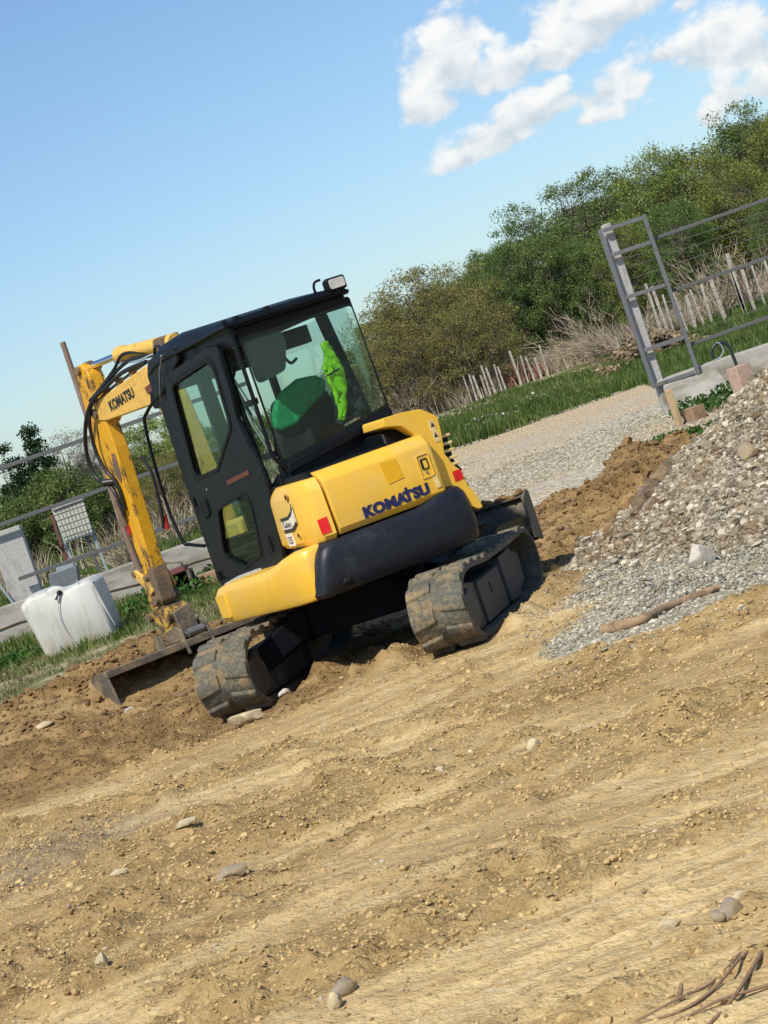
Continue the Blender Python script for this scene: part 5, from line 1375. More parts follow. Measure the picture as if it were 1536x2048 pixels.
# rubble end of the wall under the gate and plants
o = MB(); o.loft([[(3.86, WY - .35, .15), (4.75, WY - .35, .15), (4.75, WY + .05, .15), (3.86, WY + .05, .15)], [(3.88, WY - .28, .42), (4.7, WY - .28, .46), (4.7, WY, .46), (3.88, WY, .42)], [(3.92, WY - .06, .74), (4.65, WY - .06, .70), (4.6, WY - .01, .70), (3.92, WY - .01, .74)]])
tag(o.build('wall_footing', 'concrete', None, 40, bevel=.03), 'rough concrete footing under the gate frame', 'footing')
# wooden peg, blocks
def tpos(x, y, z=None): return (x, y)
p = (3.717, 0.319)
o = MB(); o.loft([[(-.045, -.03, -.25), (.045, -.03, -.25), (.045, .03, -.25), (-.045, .03, -.25)], [(-.052, -.03, .46), (.040, -.03, .47), (.040, .03, .47), (-.052, .03, .46)]])
tag(o.build('wooden_stake', 'wood_pale', None, 30, bevel=.004, loc=(p[0], 26.5, gz(p[0], 26.5))), 'short upright wooden stake in front of the gate frame', 'stake')
p = (3.918, 0.338)
o = MB(Matrix.Rotation(.5, 4, 'Z')); o.box((-.10, -.11, -.05), (.10, .11, .17))
tag(o.build('wooden_block', 'wood_block', None, 30, bevel=.006, loc=(p[0] + .02, 26.6, gz(p[0], 26.6))), 'squat wooden block beside the upright stake', 'wooden block')
p = (4.555, 0.517)
o = MB(Matrix.Rotation(.5, 4, 'Z')); o.box((-.12, -.10, -.05), (.11, .10, .36))
tag(o.build('concrete_block', 'brick_pink', None, 30, bevel=.01, loc=(p[0], 26.2, p[1] - .15)), 'pinkish block standing between wall and gravel heap', 'block')
# black bent pipes and grey bent rod by the wall
p = [(4.587, 0.828), (4.603, 0.956), (4.703, 1.015), (4.809, 0.952), (4.831, 0.798), (4.837, 0.675)]
o = MB(); o.tube(bez([(q[0], 27.9, q[1]) for q in p], 5), .022, 8); tag(o.build('bent_pipe', 'pipe_black', None, 60), 'black plastic pipe bent in a hoop over the right wall', 'pipe')
p = [(4.548, 0.826), (4.652, 0.837), (4.724, 0.912), (4.698, 1.014), (4.662, 1.026)]
o = MB(); o.tube(bez([(q[0], 27.8, q[1]) for q in p], 5), .010, 6); tag(o.build('bent_rod', 'post_blue', None, 60), 'thin pale rod hooked beside the black hoop of pipe', 'rod')
# tall pole behind the arm
o = MB(); o.tube([(-3.20, WY - .12, .2), (-3.22, WY - .12, 1.2), (-3.19, WY - .12, 2.4), (-3.17, WY - .12, 3.74)], [.048, .044, .042, .036], 8)
tag(o.build('wooden_pole', 'wood_pole', None, 60), 'tall thin brown pole standing behind the excavator arm', 'pole')

# board on posts, box hung on the wall
be = empty('board_on_posts', (-3.85, 29.3, .3), 'pale gridded board held up on blue-grey posts behind the fence', 'board')
c4 = [(-4.173, 1.764), (-3.736, 1.768), (-3.758, 1.282), (-4.137, 1.286)]
def L3(q, y=0): return (q[0] + 3.85, y, q[1] - .3)
o = MB(); o.loft([[L3(q, 0) for q in c4], [L3(q, .03) for q in c4]]); bo = o.build('panel', 'board_grey', be, 30)
o = MB()
for k in range(1, 8):
    t = k / 8
    a = Vector(L3(c4[0])).lerp(Vector(L3(c4[1])), t); b = Vector(L3(c4[3])).lerp(Vector(L3(c4[2])), t)
    o.tube([a + Vector((0, -.006, 0)), b + Vector((0, -.006, 0))], .005, 4)
for k in range(1, 6):
    t = k / 6
    a = Vector(L3(c4[0])).lerp(Vector(L3(c4[3])), t); b = Vector(L3(c4[1])).lerp(Vector(L3(c4[2])), t)
    o.tube([a + Vector((0, -.006, 0)), b + Vector((0, -.006, 0))], .005, 4)
o.build('grid_wire', 'concrete', bo, 0)
q = [(-4.167, 1.820), (-3.730, 1.824), (-3.725, 1.759), (-4.164, 1.749)]
o = MB(); o.loft([[L3(v, -.03) for v in q], [L3(v, .12) for v in q]]); o.build('board_cap', 'concrete_post', be, 30, bevel=.004)
for q, mm_ in ((((-4.147, 1.578), (-4.153, 0.981)), 'post_blue'), (((-3.775, 1.556), (-3.730, 0.800)), 'post_blue'), (((-4.202, 1.701), (-4.234, 0.991)), 'rust_red'), (((-3.857, 1.299), (-3.843, 0.976)), 'fence_steel')):
    o = MB(); bar(o, L3(q[0], .05), (L3(q[1])[0], .05, .0), .04, .04); o.build('leg', mm_, be, 30)
q = [(-4.243, 1.013), (-3.873, 1.006), (-3.916, 0.767), (-4.288, 0.735)]
o = MB(); o.loft([[(v[0], 27.62, v[1]) for v in q], [(v[0], 27.85, v[1]) for v in q]])
bxo = o.build('equipment_box', 'box_grey', None, 30, bevel=.01); tag(bxo, 'dark grey box on the wall right behind the white tank', 'box')
o = MB(); q2 = [(-4.135, 1.056), (-3.912, 1.046), (-3.906, 1.004), (-4.139, 1.004)]
o.loft([[(v[0], 27.66, v[1]) for v in q2], [(v[0], 27.8, v[1]) for v in q2]]); o.build('lid', 'post_blue', bxo, 30)

# white tank
tk = empty('plastic_tank', (-3.66, 24.3, gz(-3.66, 24.3)), 'large white plastic water tank with a dented top in front of the wall', 'tank')
tz = tk.location.z
def tk_ring(y, k):
    pts = [(-4.170, 0.862), (-4.050, 0.938), (-3.837, 0.946), (-3.762, 0.892), (-3.625, 0.885), (-3.512, 0.905), (-3.334, 0.914), (-3.272, 0.857), (-3.251, 0.551), (-3.246, 0.214), (-3.652, 0.190), (-4.060, 0.178), (-4.113, 0.526)]
    pp = arc_poly([(p[0] + 3.66, p[1] - tz) for p in pts], [.08, .06, .05, .06, .06, .08, .08, .06, .1, .04, .1, .04, .1], 4)
    cx_ = .0; cz_ = .38
    return [(cx_ + (a - cx_) * k, y, cz_ + (b - cz_) * k) for a, b in pp]
o = MB(); o.loft([tk_ring(-.02, .86), tk_ring(.0, .94), tk_ring(.06, .985), tk_ring(.16, 1.0), tk_ring(.78, 1.0), tk_ring(.88, .98), tk_ring(.94, .9)])
tko = o.build('tank_body', 'tank_plastic', tk, 60)
o = MB(); o.ball((-.07, .02, .62), (.15, .02, .12), 12); o.build('cap_recess', 'tank_plastic', tk, 60)
o = MB(); o.ball((-.02, -.02, .66), (.032, .03, .028), 8); o.tube([(-.02, -.04, .66), (-.08, -.06, .60)], .012, 6); o.build('valve', 'black_rubber', tk, 60)
o = MB(); o.tube(bez([(-.05, -.05, .63), (-.10, -.04, .4), (-.06, -.035, .15), (.04, -.03, -.0)], 5), .004, 5); o.build('string', 'concrete_post', tk, 60)
for k, xx in enumerate((.20, .34)):
    o = MB(); o.tube([(xx, .005, .74), (xx + .04, .003, .45), (xx + .10, .008, .12)], [.004, .016, .004], 6); o.build('moulded_rib', 'tank_plastic', tk, 60)

# rusty spare bucket near the wall
sb = empty('spare_bucket', (-2.40, 26.0, gz(-2.4, 26.0)), 'rusty square excavator bucket lying open-side out by the wall', 'bucket')
zb = sb.location.z
q = [(-2.569, 0.559), (-2.367, 0.565), (-2.361, 0.205), (-2.583, 0.162)]
def B3(v, y): return (v[0] + 2.40, y, v[1] - zb)
o = MB()
def slab(p, q_, y0, y1, t=.025):
    d = Vector((q_[0] - p[0], q_[1] - p[1])).normalized(); nx_ = Vector((-d.y, d.x)) * t
    o.loft([[(p[0], y, p[1]), (q_[0], y, q_[1]), (q_[0] + nx_.x, y, q_[1] + nx_.y), (p[0] + nx_.x, y, p[1] + nx_.y)] for y in (y0, y1)])
w4 = [(v[0] + 2.40 - .08, v[1] - zb) for v in q]; w4[0] = (w4[0][0] - .05, w4[0][1]); w4[3] = (w4[3][0] - .05, w4[3][1])
for i in range(4): slab(w4[i], w4[(i + 1) % 4], 0, .45)
bs = o.build('shell', 'bucket_inside', sb, 30, bevel=.003)
o = MB(); slab((w4[1][0] + .01, w4[1][1] + .01), (w4[2][0] + .01, w4[2][1]), -.01, .10, .03); slab((w4[2][0], w4[2][1]), (w4[3][0], w4[3][1]), -.012, .10, .04); o.build('lip', 'bucket_steel', sb, 30, bevel=.003)
o = MB(); slab((w4[0][0], w4[0][1] + .01), (w4[1][0], w4[1][1] + .01), -.012, .46, .05); o.build('top_plate', 'rust_red', sb, 30, bevel=.004)
o = MB(); o.box((min(w4[0][0], w4[1][0]), .40, w4[3][1]), (w4[1][0] + .05, .44, w4[1][1])); o.build('back_plate', 'bucket_inside', sb, 30)
o = MB(); bar(o, (w4[0][0] + .05, .05, w4[0][1] + .17), (w4[1][0] - .01, .05, w4[1][1] + .11), .10, .018); bar(o, (w4[1][0] - .02, .05, w4[1][1] + .11), (w4[1][0] - .01, .05, w4[1][1]), .02, .02); o.build('hanger', 'bucket_steel', sb, 30)
p = (-2.224, 0.331)
o = MB(Matrix.Rotation(-.4, 4, 'Z')); o.box((-.16, -.10, -.02), (.20, .12, .20))
tag(o.build('wooden_crate', 'wood_block', None, 30, bevel=.008, loc=(p[0], 26.4, p[1] - .08)), 'brown wooden block showing between the cab and the rusty bucket', 'wooden block')

# kerb: thin line of edging stones between road and grass
o = MB()
for k in range(24):
    x = -2.2 + k * .5; z = gz(x, 36.1)
    o.box((x, 36.0 + .02 * math.sin(k), z - .05), (x + .5, 36.10, z + .025 + .008 * math.sin(k * 2.3)))
ko = o.build('road_kerb', 'concrete', None, 30, bevel=.01); tag(ko, kind='structure')

# picket posts in the background
rp_ = random.Random(5)
def picket(x, y, h, tilt, w=.07, m='picket_wood'):
    o = MB(); z = gz(x, y) - .1
    o.loft([[(-w / 2, -.03, 0), (w / 2, -.03, 0), (w / 2, .03, 0), (-w / 2, .03, 0)], [(-w / 2 + tilt, -.03, h), (w / 2 + tilt, -.03, h), (w / 2 + tilt, .03, h), (-w / 2 + tilt, .03, h)]])
    return o.build('picket', m, None, 30, loc=(x, y, z))
PK=[(2.322, 1.619, 0.0), (2.421, 1.667, 0.0), (2.533, 1.691, 0.0), (2.632, 1.708, 0.0), (2.715, 1.711, 0.0), (2.823, 1.694, 0.0), (2.938, 1.758, 0.0), (3.031, 1.757, 0.0), (3.349, 1.781, -0.0), (3.484, 1.694, -0.0), (3.623, 1.708, -0.0), (3.759, 1.682, -0.0), (3.904, 1.714, -0.0)]
PK2=[(5.135, 1.409, -0.001), (5.973, 2.141, -0.001), (6.094, 2.061, -0.001), (6.19, 1.851, -0.001), (6.442, 1.864, -0.002), (6.59, 1.695, -0.001), (6.773, 1.769, -0.001), (6.92, 1.797, -0.002), (7.187, 1.853, -0.003), (7.565, 2.184, -0.004), (7.575, 1.867, -0.003), (7.751, 1.807, -0.002), (7.972, 1.878, -0.003), (8.216, 1.843, -0.002)]

ORD = 'first second third fourth fifth sixth seventh eighth ninth tenth eleventh twelfth thirteenth fourteenth fifteenth sixteenth'.split()
for i, (x, zt, tl) in enumerate(PK):
    o = picket(x, 43.0, zt - gz(x, 43.0) + .1 - .06 * (i % 4), tl + .03 * math.sin(i * 2.3), .026 + .008 * (i % 3))
    tag(o, ORD[i] + ' weathered pale picket from the left in the broken row before the dry brush', 'picket', 'pickets of the left broken fence')
for i, (x, zt, tl) in enumerate(PK2):
    o = picket(x, 41.0, zt - gz(x, 41.0) + .1, tl + .04 * math.sin(i * 2.9), .07 if i in (8, 9) else .034 + .010 * (i % 3))
    tag(o, ('tallest pale picket standing out of the dry stalks on the right' if i == 9 else ORD[i] + ' leaning pale picket from the left in the row behind gate and right fence'), 'picket', 'pickets behind the right fence')
# red and brown scrap behind the left pickets
sr_ = MB(); r3 = random.Random(9); sx0 = (3.705, 1.471)[0]
for k in range(9):
    x = sx0 + r3.uniform(-.45, .35); z = gz(x, 43.8)
    M_ = Matrix.Translation((x, 43.8 + r3.uniform(-.2, .3), z + .1 + r3.uniform(0, .25))) @ Matrix.Rotation(r3.uniform(-.6, .6), 4, 'Y') @ Matrix.Rotation(r3.uniform(0, 3), 4, 'Z')
    sr_.box((-.22, -.1, -.12), (.2, .1, .12), M_)
tag(sr_.build('scrap_pile', 'rust_red', None, 30, bevel=.02), 'heap of dull red scrap behind the left row of pickets', 'scrap heap')

# ================================================================ VEGETATION
def blades(name, x, y, h, w, m, label, cat, lean=.45, z=None):
    n = len(x); z0 = ground_z(x, y) - .01 if z is None else z
    a = rng.uniform(0, 2 * math.pi, n); dx, dy = np.cos(a), np.sin(a)
    b = rng.uniform(0, 2 * math.pi, n); L = rng.uniform(.1, lean, n) * h
    bx, by = np.cos(b) * L, np.sin(b) * L
    V = np.zeros((n, 5, 3))
    V[:, 0] = np.stack([x - dx * w, y - dy * w, z0], 1); V[:, 1] = np.stack([x + dx * w, y + dy * w, z0], 1)
    V[:, 2] = np.stack([x + dx * w * .7 + bx * .4, y + dy * w * .7 + by * .4, z0 + h * .6], 1)
    V[:, 3] = np.stack([x - dx * w * .7 + bx * .4, y - dy * w * .7 + by * .4, z0 + h * .6], 1)
    V[:, 4] = np.stack([x + bx, y + by, z0 + h], 1)
    k = np.arange(n)[:, None] * 5
    F = np.concatenate([k + np.array([[0, 1, 2]]), k + np.array([[0, 2, 3]]), k + np.array([[3, 2, 4]])], 0)
    return tag(np_mesh(name, V.reshape(-1, 3), F, m), label, cat, kind='stuff')
def wide(x, y, a=.36, b=1.2): return (np.abs(x) < a * y * .75 + b)
def patchy(x, y, s, seed, lo, hi): return sstep(lo, hi, fbm(x * s, y * s, seed, 3))
# strip between road kerb and brush, bright green
x, y = cand(120000, -2.5, 9.5, 35.95, 43, lambda x, y: (.30 + .70 * patchy(x, y, .8, 201, -.4, .3)) * (y < 41.2 + 1.6 * vnoise(x * .7, y * 0, 5)))
blades('roadside_grass', x, y, rng.uniform(.07, .20, len(x)) * (.6 + 1.1 * patchy(x, y, .5, 203, -.2, .5)), np.full(len(x), .010), 'grass_green', 'bright green grass along the far side of the road', 'grass')
# behind both walls
x, y = cand(60000, 4.0, 9.5, 28.7, 43.5, lambda x, y: (x > 4.42 + .03 * (y - 28)) * (.3 + .7 * patchy(x, y, .7, 205, -.4, .3)))
blades('field_grass', x, y, rng.uniform(.08, .22, len(x)), np.full(len(x), .011), 'grass_green', 'green grass behind the right concrete wall', 'grass')
x, y = cand(100000, -13, 0, 28.7, 41, lambda x, y: .2 + .8 * patchy(x, y, .7, 207, -.3, .3))
blades('meadow_grass', x, y, rng.uniform(.08, .24, len(x)), np.full(len(x), .012), 'grass_green', 'green grass behind the left concrete wall', 'grass')
# turf in front of the left wall: green tufts by wall and tank, dry thin grass towards the soil
x, y = cand(26000, -6, -1.2, 23.2, 28.2, lambda x, y: sstep(23.4, 25.0, y + .8 * fbm(x * .9, y * .9, 209, 3)) * (.25 + .75 * patchy(x, y, .9, 211, -.3, .3)))
blades('yard_grass', x, y, rng.uniform(.05, .16, len(x)), np.full(len(x), .008), 'grass_green', 'short green grass round the white tank in front of the wall', 'grass')
x, y = cand(26000, -6, -1.0, 20.6, 26.5, lambda x, y: (1 - soil_mask(x, y)) * patchy(x, y, 1.1, 213, -.3, .3) * .9)
blades('thin_dry_grass', x, y, rng.uniform(.03, .09, len(x)), np.full(len(x), .007), 'grass_dry', 'thin yellowish grass between the soil bank and the white tank', 'grass', .9)
# dead stalks behind the right wall and straw on the ground under the brush
x, y = cand(9000, -1.5, 9.5, 43.3, 46.5, lambda x, y: .25 + .75 * patchy(x, y, .6, 215, -.2, .4))
blades('dead_stalks', x, y, rng.uniform(.2, .6, len(x)), np.full(len(x), .009), 'straw_dry', 'pale dead stalks standing along the foot of the trees', 'dead grass', .8)
x, y = cand(9000, -8.5, .5, 36, 44, lambda x, y: .2 + .8 * patchy(x, y, .6, 217, -.1, .4))
blades('dry_stalks', x, y, rng.uniform(.2, .7, len(x)), np.full(len(x), .009), 'straw_dry', 'dry stalks under the bushes on the left', 'dead grass', .8)

x, y = cand(5200, -1.5, 9.5, 41.4, 43.2, lambda x, y: patchy(x, y, .9, 231, -.1, .4))
blades('front_stalks', x, y, rng.uniform(.15, .55, len(x)), np.full(len(x), .008), 'straw_dry', 'thin pale stalks scattered in front of the pickets', 'dead grass', .9)
x, y = cand(7000, -2.5, 9.5, 36.2, 41.5, lambda x, y: patchy(x, y, 1.3, 233, 0, .4))
blades('verge_straw', x, y, rng.uniform(.06, .22, len(x)), np.full(len(x), .007), 'grass_dry', 'dry yellow blades mixed in the green verge', 'dead grass', .9)
# low leafy weeds by the right wall and by the tank
def weed(x, y, r, h, n, label, m='weed_leaf', grp='leafy weeds'):
    rg = np.random.default_rng(int(abs(x) * 100 + y * 10))
    a = rg.uniform(0, 2 * math.pi, n); rr = r * np.sqrt(rg.uniform(0, 1, n)); px = rr * np.cos(a); py = rr * np.sin(a)
    pz = h * rg.uniform(.1, 1, n) * (1 - .5 * (rr / r) ** 2)
    return leaf_cloud('weed', np.stack([px, py, pz], 1), .035, m, None, rg, loc=(x, y, gz(x, y)), up=.6), label, grp
def leaf_cloud(name, P, size, m, parent, rg, loc=(0, 0, 0), up=0.0, aspect=.55):
    n = len(P)
    a = rg.normal(size=(n, 3)); a /= np.linalg.norm(a, axis=1)[:, None]
    b = rg.normal(size=(n, 3)); b -= (b * a).sum(1)[:, None] * a; b /= np.linalg.norm(b, axis=1)[:, None]
    s = size * rg.uniform(.6, 1.35, n)[:, None]
    V = np.stack([P - a * s, P + b * s * aspect, P + a * s, P - b * s * aspect], 1).reshape(-1, 3)
    F = np.arange(n * 4).reshape(n, 4)
    return np_mesh(name, V, F, m, parent, loc)
for (x, y, r, h, n, lab) in ((4.45, 26.9, .42, .30, 420, 'dark leafy weed under the gate end of the right wall'),
                             (4.95, 26.6, .50, .26, 460, 'leafy weed between the stake and the pinkish block'),
                             (4.05, 27.4, .30, .22, 260, 'leafy weed at the foot of the gate post'),
                             (3.25, 25.0, .45, .09, 260, 'flat green weed on the road verge before the stake'),
                             (3.85, 24.6, .50, .10, 260, 'flat weed patch nearest the gravel heap'),
                             (2.95, 22.9, .22, .10, 120, 'small lone weed on the pale dirt behind the bank'),
                             (-2.75, 26.0, .55, .32, 520, 'bushy green weed to the right of the white tank'),
                             (-2.1, 26.9, .40, .22, 320, 'green weed in front of the wall beside the rusty bucket'),
                             (-4.45, 25.0, .35, .20, 260, 'green weed at the left foot of the white tank')):
    o, l_, g_ = weed(x, y, r, h, n, lab); tag(o, l_, 'weed', g_, 'stuff' if h < .15 else None)
# little white flowers in the roadside grass
rgf = np.random.default_rng(8)
n = 60
fx = np.concatenate([rgf.normal(2.35, .22, n), rgf.normal(3.1, .12, 14)]); fy = np.concatenate([rgf.normal(37.3, .25, n), rgf.normal(38.1, .2, 14)])
o = leaf_cloud('white_flowers', np.stack([fx, fy, ground_z(fx, fy) + rgf.uniform(.1, .26, len(fx))], 1), .022, 'stone_white', None, rgf, aspect=.9)
tag(o, 'scattered tiny white flowers in the roadside grass', 'flowers', kind='stuff')

# ---- trees
def grow_tree(seed, height, spread, trunk_h, r0, nclump, cr, shape, stems=1, bare=.3, twigs=5):
    """a crown of leaf clumps, each carried by its own limb; returns limbs, clump centres and radii"""
    rt = random.Random(seed); segs = []
    C_ = []; tries = 0
    while len(C_) < nclump and tries < 6000:
        tries += 1
        u = rt.uniform(0, 2 * math.pi); v = rt.random() ** .7
        zz = bare + (1 - bare) * v                       # relative height
        lim_ = shape(zz)
        rr = spread * lim_ * math.sqrt(rt.uniform(.12, 1))
        c = Vector((rr * math.cos(u), rr * math.sin(u), height * zz * (1 - .05 * rt.random())))
        r = cr * rt.uniform(.65, 1.3)
        c.z = min(c.z, height - r * .5)
        if all((c - q).length > .62 * (r + w) for q, w in C_): C_.append((c, r))
    forks = []
    for s_ in range(stems):
        a = rt.uniform(0, 6.28); base = Vector((math.cos(a), math.sin(a), 0)) * (.12 if stems > 1 else 0) + Vector((0, 0, -.1))
        d = Vector((math.cos(a) * .25 * (stems > 1) + rt.uniform(-.12, .12), math.sin(a) * .25 * (stems > 1) + rt.uniform(-.12, .12), 1)).normalized()
        p = base; n = 7
        for k in range(n):
            d = (d + Vector((rt.uniform(-.16, .16), rt.uniform(-.16, .16), 0))).normalized()
            q = p + d * (height * .80 - 0) / n
            ra = r0 * (1 - k / n * .85); rb = r0 * (1 - (k + 1) / n * .85)
            segs.append((p.copy(), q.copy(), ra, rb)); p = q
            if k * 1.0 / n > trunk_h / height * .6: forks.append((q.copy(), rb))
    for c, r in C_:
        f = min(forks, key=lambda t: (t[0] - c).length + max(0, t[0].z - c.z + .25) * 2)
        p = f[0].copy(); L = (c - p).length; n = 4; rad = min(f[1] * .6, .012 + .02 * L)
        for k in range(n):
            t = (k + 1) / n
            q = f[0].lerp(c, t) + Vector((rt.uniform(-1, 1), rt.uniform(-1, 1), rt.uniform(-.4, .9))) * L * .09 * (1 - t * .5)
            segs.append((p.copy(), q.copy(), rad * (1 - .7 * k / n), rad * (1 - .7 * (k + 1) / n))); p = q
            if k >= 1:
                for _ in range(twigs):
                    e = Vector((rt.gauss(0, 1), rt.gauss(0, 1), rt.gauss(.4, .8))).normalized() * r * rt.uniform(.7, 1.5)
                    m_ = q + e * .5 + Vector((rt.uniform(-1, 1), rt.uniform(-1, 1), rt.uniform(-1, 1))) * r * .12
                    segs.append((q.copy(), m_, rad * .28, rad * .18)); segs.append((m_, q + e, rad * .18, rad * .06))
    return segs, C_
def limb_mesh(name, segs, m, parent, rmin=0.0, n=5):
    segs = [s_ for s_ in segs if s_[2] > rmin]
    A = np.array([s_[0][:] for s_ in segs]); B = np.array([s_[1][:] for s_ in segs]); ra = np.array([s_[2] for s_ in segs]); rb = np.array([s_[3] for s_ in segs])
    D = B - A; D /= np.maximum(np.linalg.norm(D, axis=1), 1e-6)[:, None]
    U = np.where(np.abs(D[:, 2:3]) < .9, np.array([[0, 0, 1.]]), np.array([[1., 0, 0]])); S_ = np.cross(D, U); S_ /= np.linalg.norm(S_, axis=1)[:, None]; T_ = np.cross(S_, D)
    V = []
    for k in range(n):
        t = 2 * math.pi * k / n; o_ = S_ * math.cos(t) + T_ * math.sin(t)
        V.append(A + o_ * ra[:, None]); V.append(B + o_ * rb[:, None])
    V = np.stack(V, 1).reshape(-1, 3); q = np.arange(len(segs))[:, None] * (2 * n)
    F = np.concatenate([q + np.array([[2 * k, 2 * ((k + 1) % n), 2 * ((k + 1) % n) + 1, 2 * k + 1]]) for k in range(n)], 0)
    return np_mesh(name, V, F, m, parent)
def tree_proto(kind, seed):
    dome = lambda z: max(.12, math.sqrt(max(0, 1 - ((z - .55) / .50) ** 2)))
    bush = lambda z: max(.15, math.sqrt(max(0, 1 - ((z - .35) / .68) ** 2)))
    cone = lambda z: max(.10, 1.05 - z)
    K = dict(
        willow=dict(h=4.8, s=1.75, th=1.3, r=.15, n=95, cr=.42, leaves=26000, ls=.036, m='leaf_willow', sh=dome, stems=2, bare=.16, drop=.22, tw=4),
        dense=dict(h=4.8, s=1.8, th=1.2, r=.16, n=110, cr=.42, leaves=30000, ls=.038, m='leaf_dark', sh=dome, stems=2, bare=.12, drop=.05, tw=4),
        sparse=dict(h=5.0, s=1.5, th=2.2, r=.13, n=46, cr=.34, leaves=8500, ls=.034, m='leaf_dark', sh=dome, stems=1, bare=.45, drop=0, tw=7),
        olive=dict(h=3.4, s=1.55, th=.6, r=.05, n=90, cr=.32, leaves=17000, ls=.027, m='leaf_olive', sh=bush, stems=5, bare=.10, drop=0, tw=9),
        evergreen=dict(h=2.6, s=.72, th=.4, r=.06, n=60, cr=.20, leaves=14000, ls=.032, m='leaf_evergreen', sh=cone, stems=2, bare=.06, drop=0, tw=3),
        blossom=dict(h=2.6, s=.95, th=.8, r=.04, n=46, cr=.24, leaves=5200, ls=.022, m='leaf_blossom', sh=bush, stems=4, bare=.2, drop=0, tw=10),
        lime=dict(h=2.4, s=1.1, th=.5, r=.04, n=60, cr=.27, leaves=15000, ls=.030, m='leaf_lime', sh=bush, stems=4, bare=.10, drop=0, tw=6),
        hedge=dict(h=2.2, s=1.2, th=.5, r=.04, n=70, cr=.28, leaves=17000, ls=.032, m='leaf_dark', sh=bush, stems=4, bare=.08, drop=.05, tw=4))[kind]
    segs, CL = grow_tree(seed, K['h'], K['s'], K['th'], K['r'], K['n'], K['cr'], K['sh'], K['stems'], K['bare'], K['tw'])
    rg = np.random.default_rng(seed)
    cc_ = np.array([c[:] for c, r in CL]); rr_c = np.array([r for c, r in CL]); dens = rr_c ** 2 * rg.uniform(.35, 1.5, len(CL))
    idx = rg.choice(len(CL), K['leaves'], p=dens / dens.sum())
    dv = rg.normal(size=(len(idx), 3)); dv /= np.linalg.norm(dv, axis=1)[:, None]
    rad = rg.uniform(0, 1, len(idx)) ** .55
    # ragged clump surface
    rag = 1 + .45 * fbm(dv[:, 0] * 2.2 + idx * 3.1, dv[:, 1] * 2.2 + dv[:, 2] * 1.7, seed, 3)
    P_ = cc_[idx] + dv * (rr_c[idx] * rad * rag)[:, None] * np.array([1.05, 1.05, .72])
    P_[:, 2] -= rg.exponential(.001 + K['drop'], len(P_)) * (rg.uniform(0, 1, len(P_)) > .5)
    P_ += rg.normal(size=P_.shape) * .03
    P_ = P_[P_[:, 2] > .08]
    root = bpy.data.objects.new('tree', None); COL.objects.link(root)
    tr = limb_mesh('trunk', segs, 'bark', root, .001, 4)
    cr_ = leaf_cloud('crown', P_, K['ls'], K['m'], root, rg, aspect=.5)
    return dict(root=root, used=False, h=K['h'])
PROTO = {}
NAMES = dict(willow='willow_tree', dense='broadleaf_tree', sparse='thin_tree', olive='budding_bush', evergreen='evergreen_shrub', blossom='blossom_shrub', lime='young_bush', hedge='green_bush')
vr = random.Random(77)
def place(kind, x, zt, y, label, group, wide_=1.0, var=None):
    v = vr.randrange(3) if var is None else var
    if kind in ('blossom', 'lime', 'evergreen'): v %= 2
    key = (kind, v)
    if key not in PROTO: PROTO[key] = tree_proto(kind, 100 + 13 * v + sum(map(ord, kind)))
    p = PROTO[key]; src_ = p['root']
    if p['used']:
        root = src_.copy(); COL.objects.link(root)
        for ch in src_.children:
            c = ch.copy(); COL.objects.link(c); c.parent = root
    else: root = src_; p['used'] = True
    root.name = NAMES[kind]
    z = gz(x, y); s_ = (zt - z) / p['h']
    root.location = (x, y, z - .05); root.rotation_euler = (0, 0, vr.uniform(0, 6.28)); ww = s_ * wide_ * (.74 if group == RG and kind in ('sparse', 'willow', 'dense') else .95)
    root.scale = (ww, ww, s_)
    return tag(root, label, 'bush' if kind in ('olive', 'evergreen', 'blossom', 'lime', 'hedge') else 'tree', group)
RG = 'trees beyond the road on the right'; LG = 'bushes beyond the left wall'; MG = 'back row of trees closing the view'
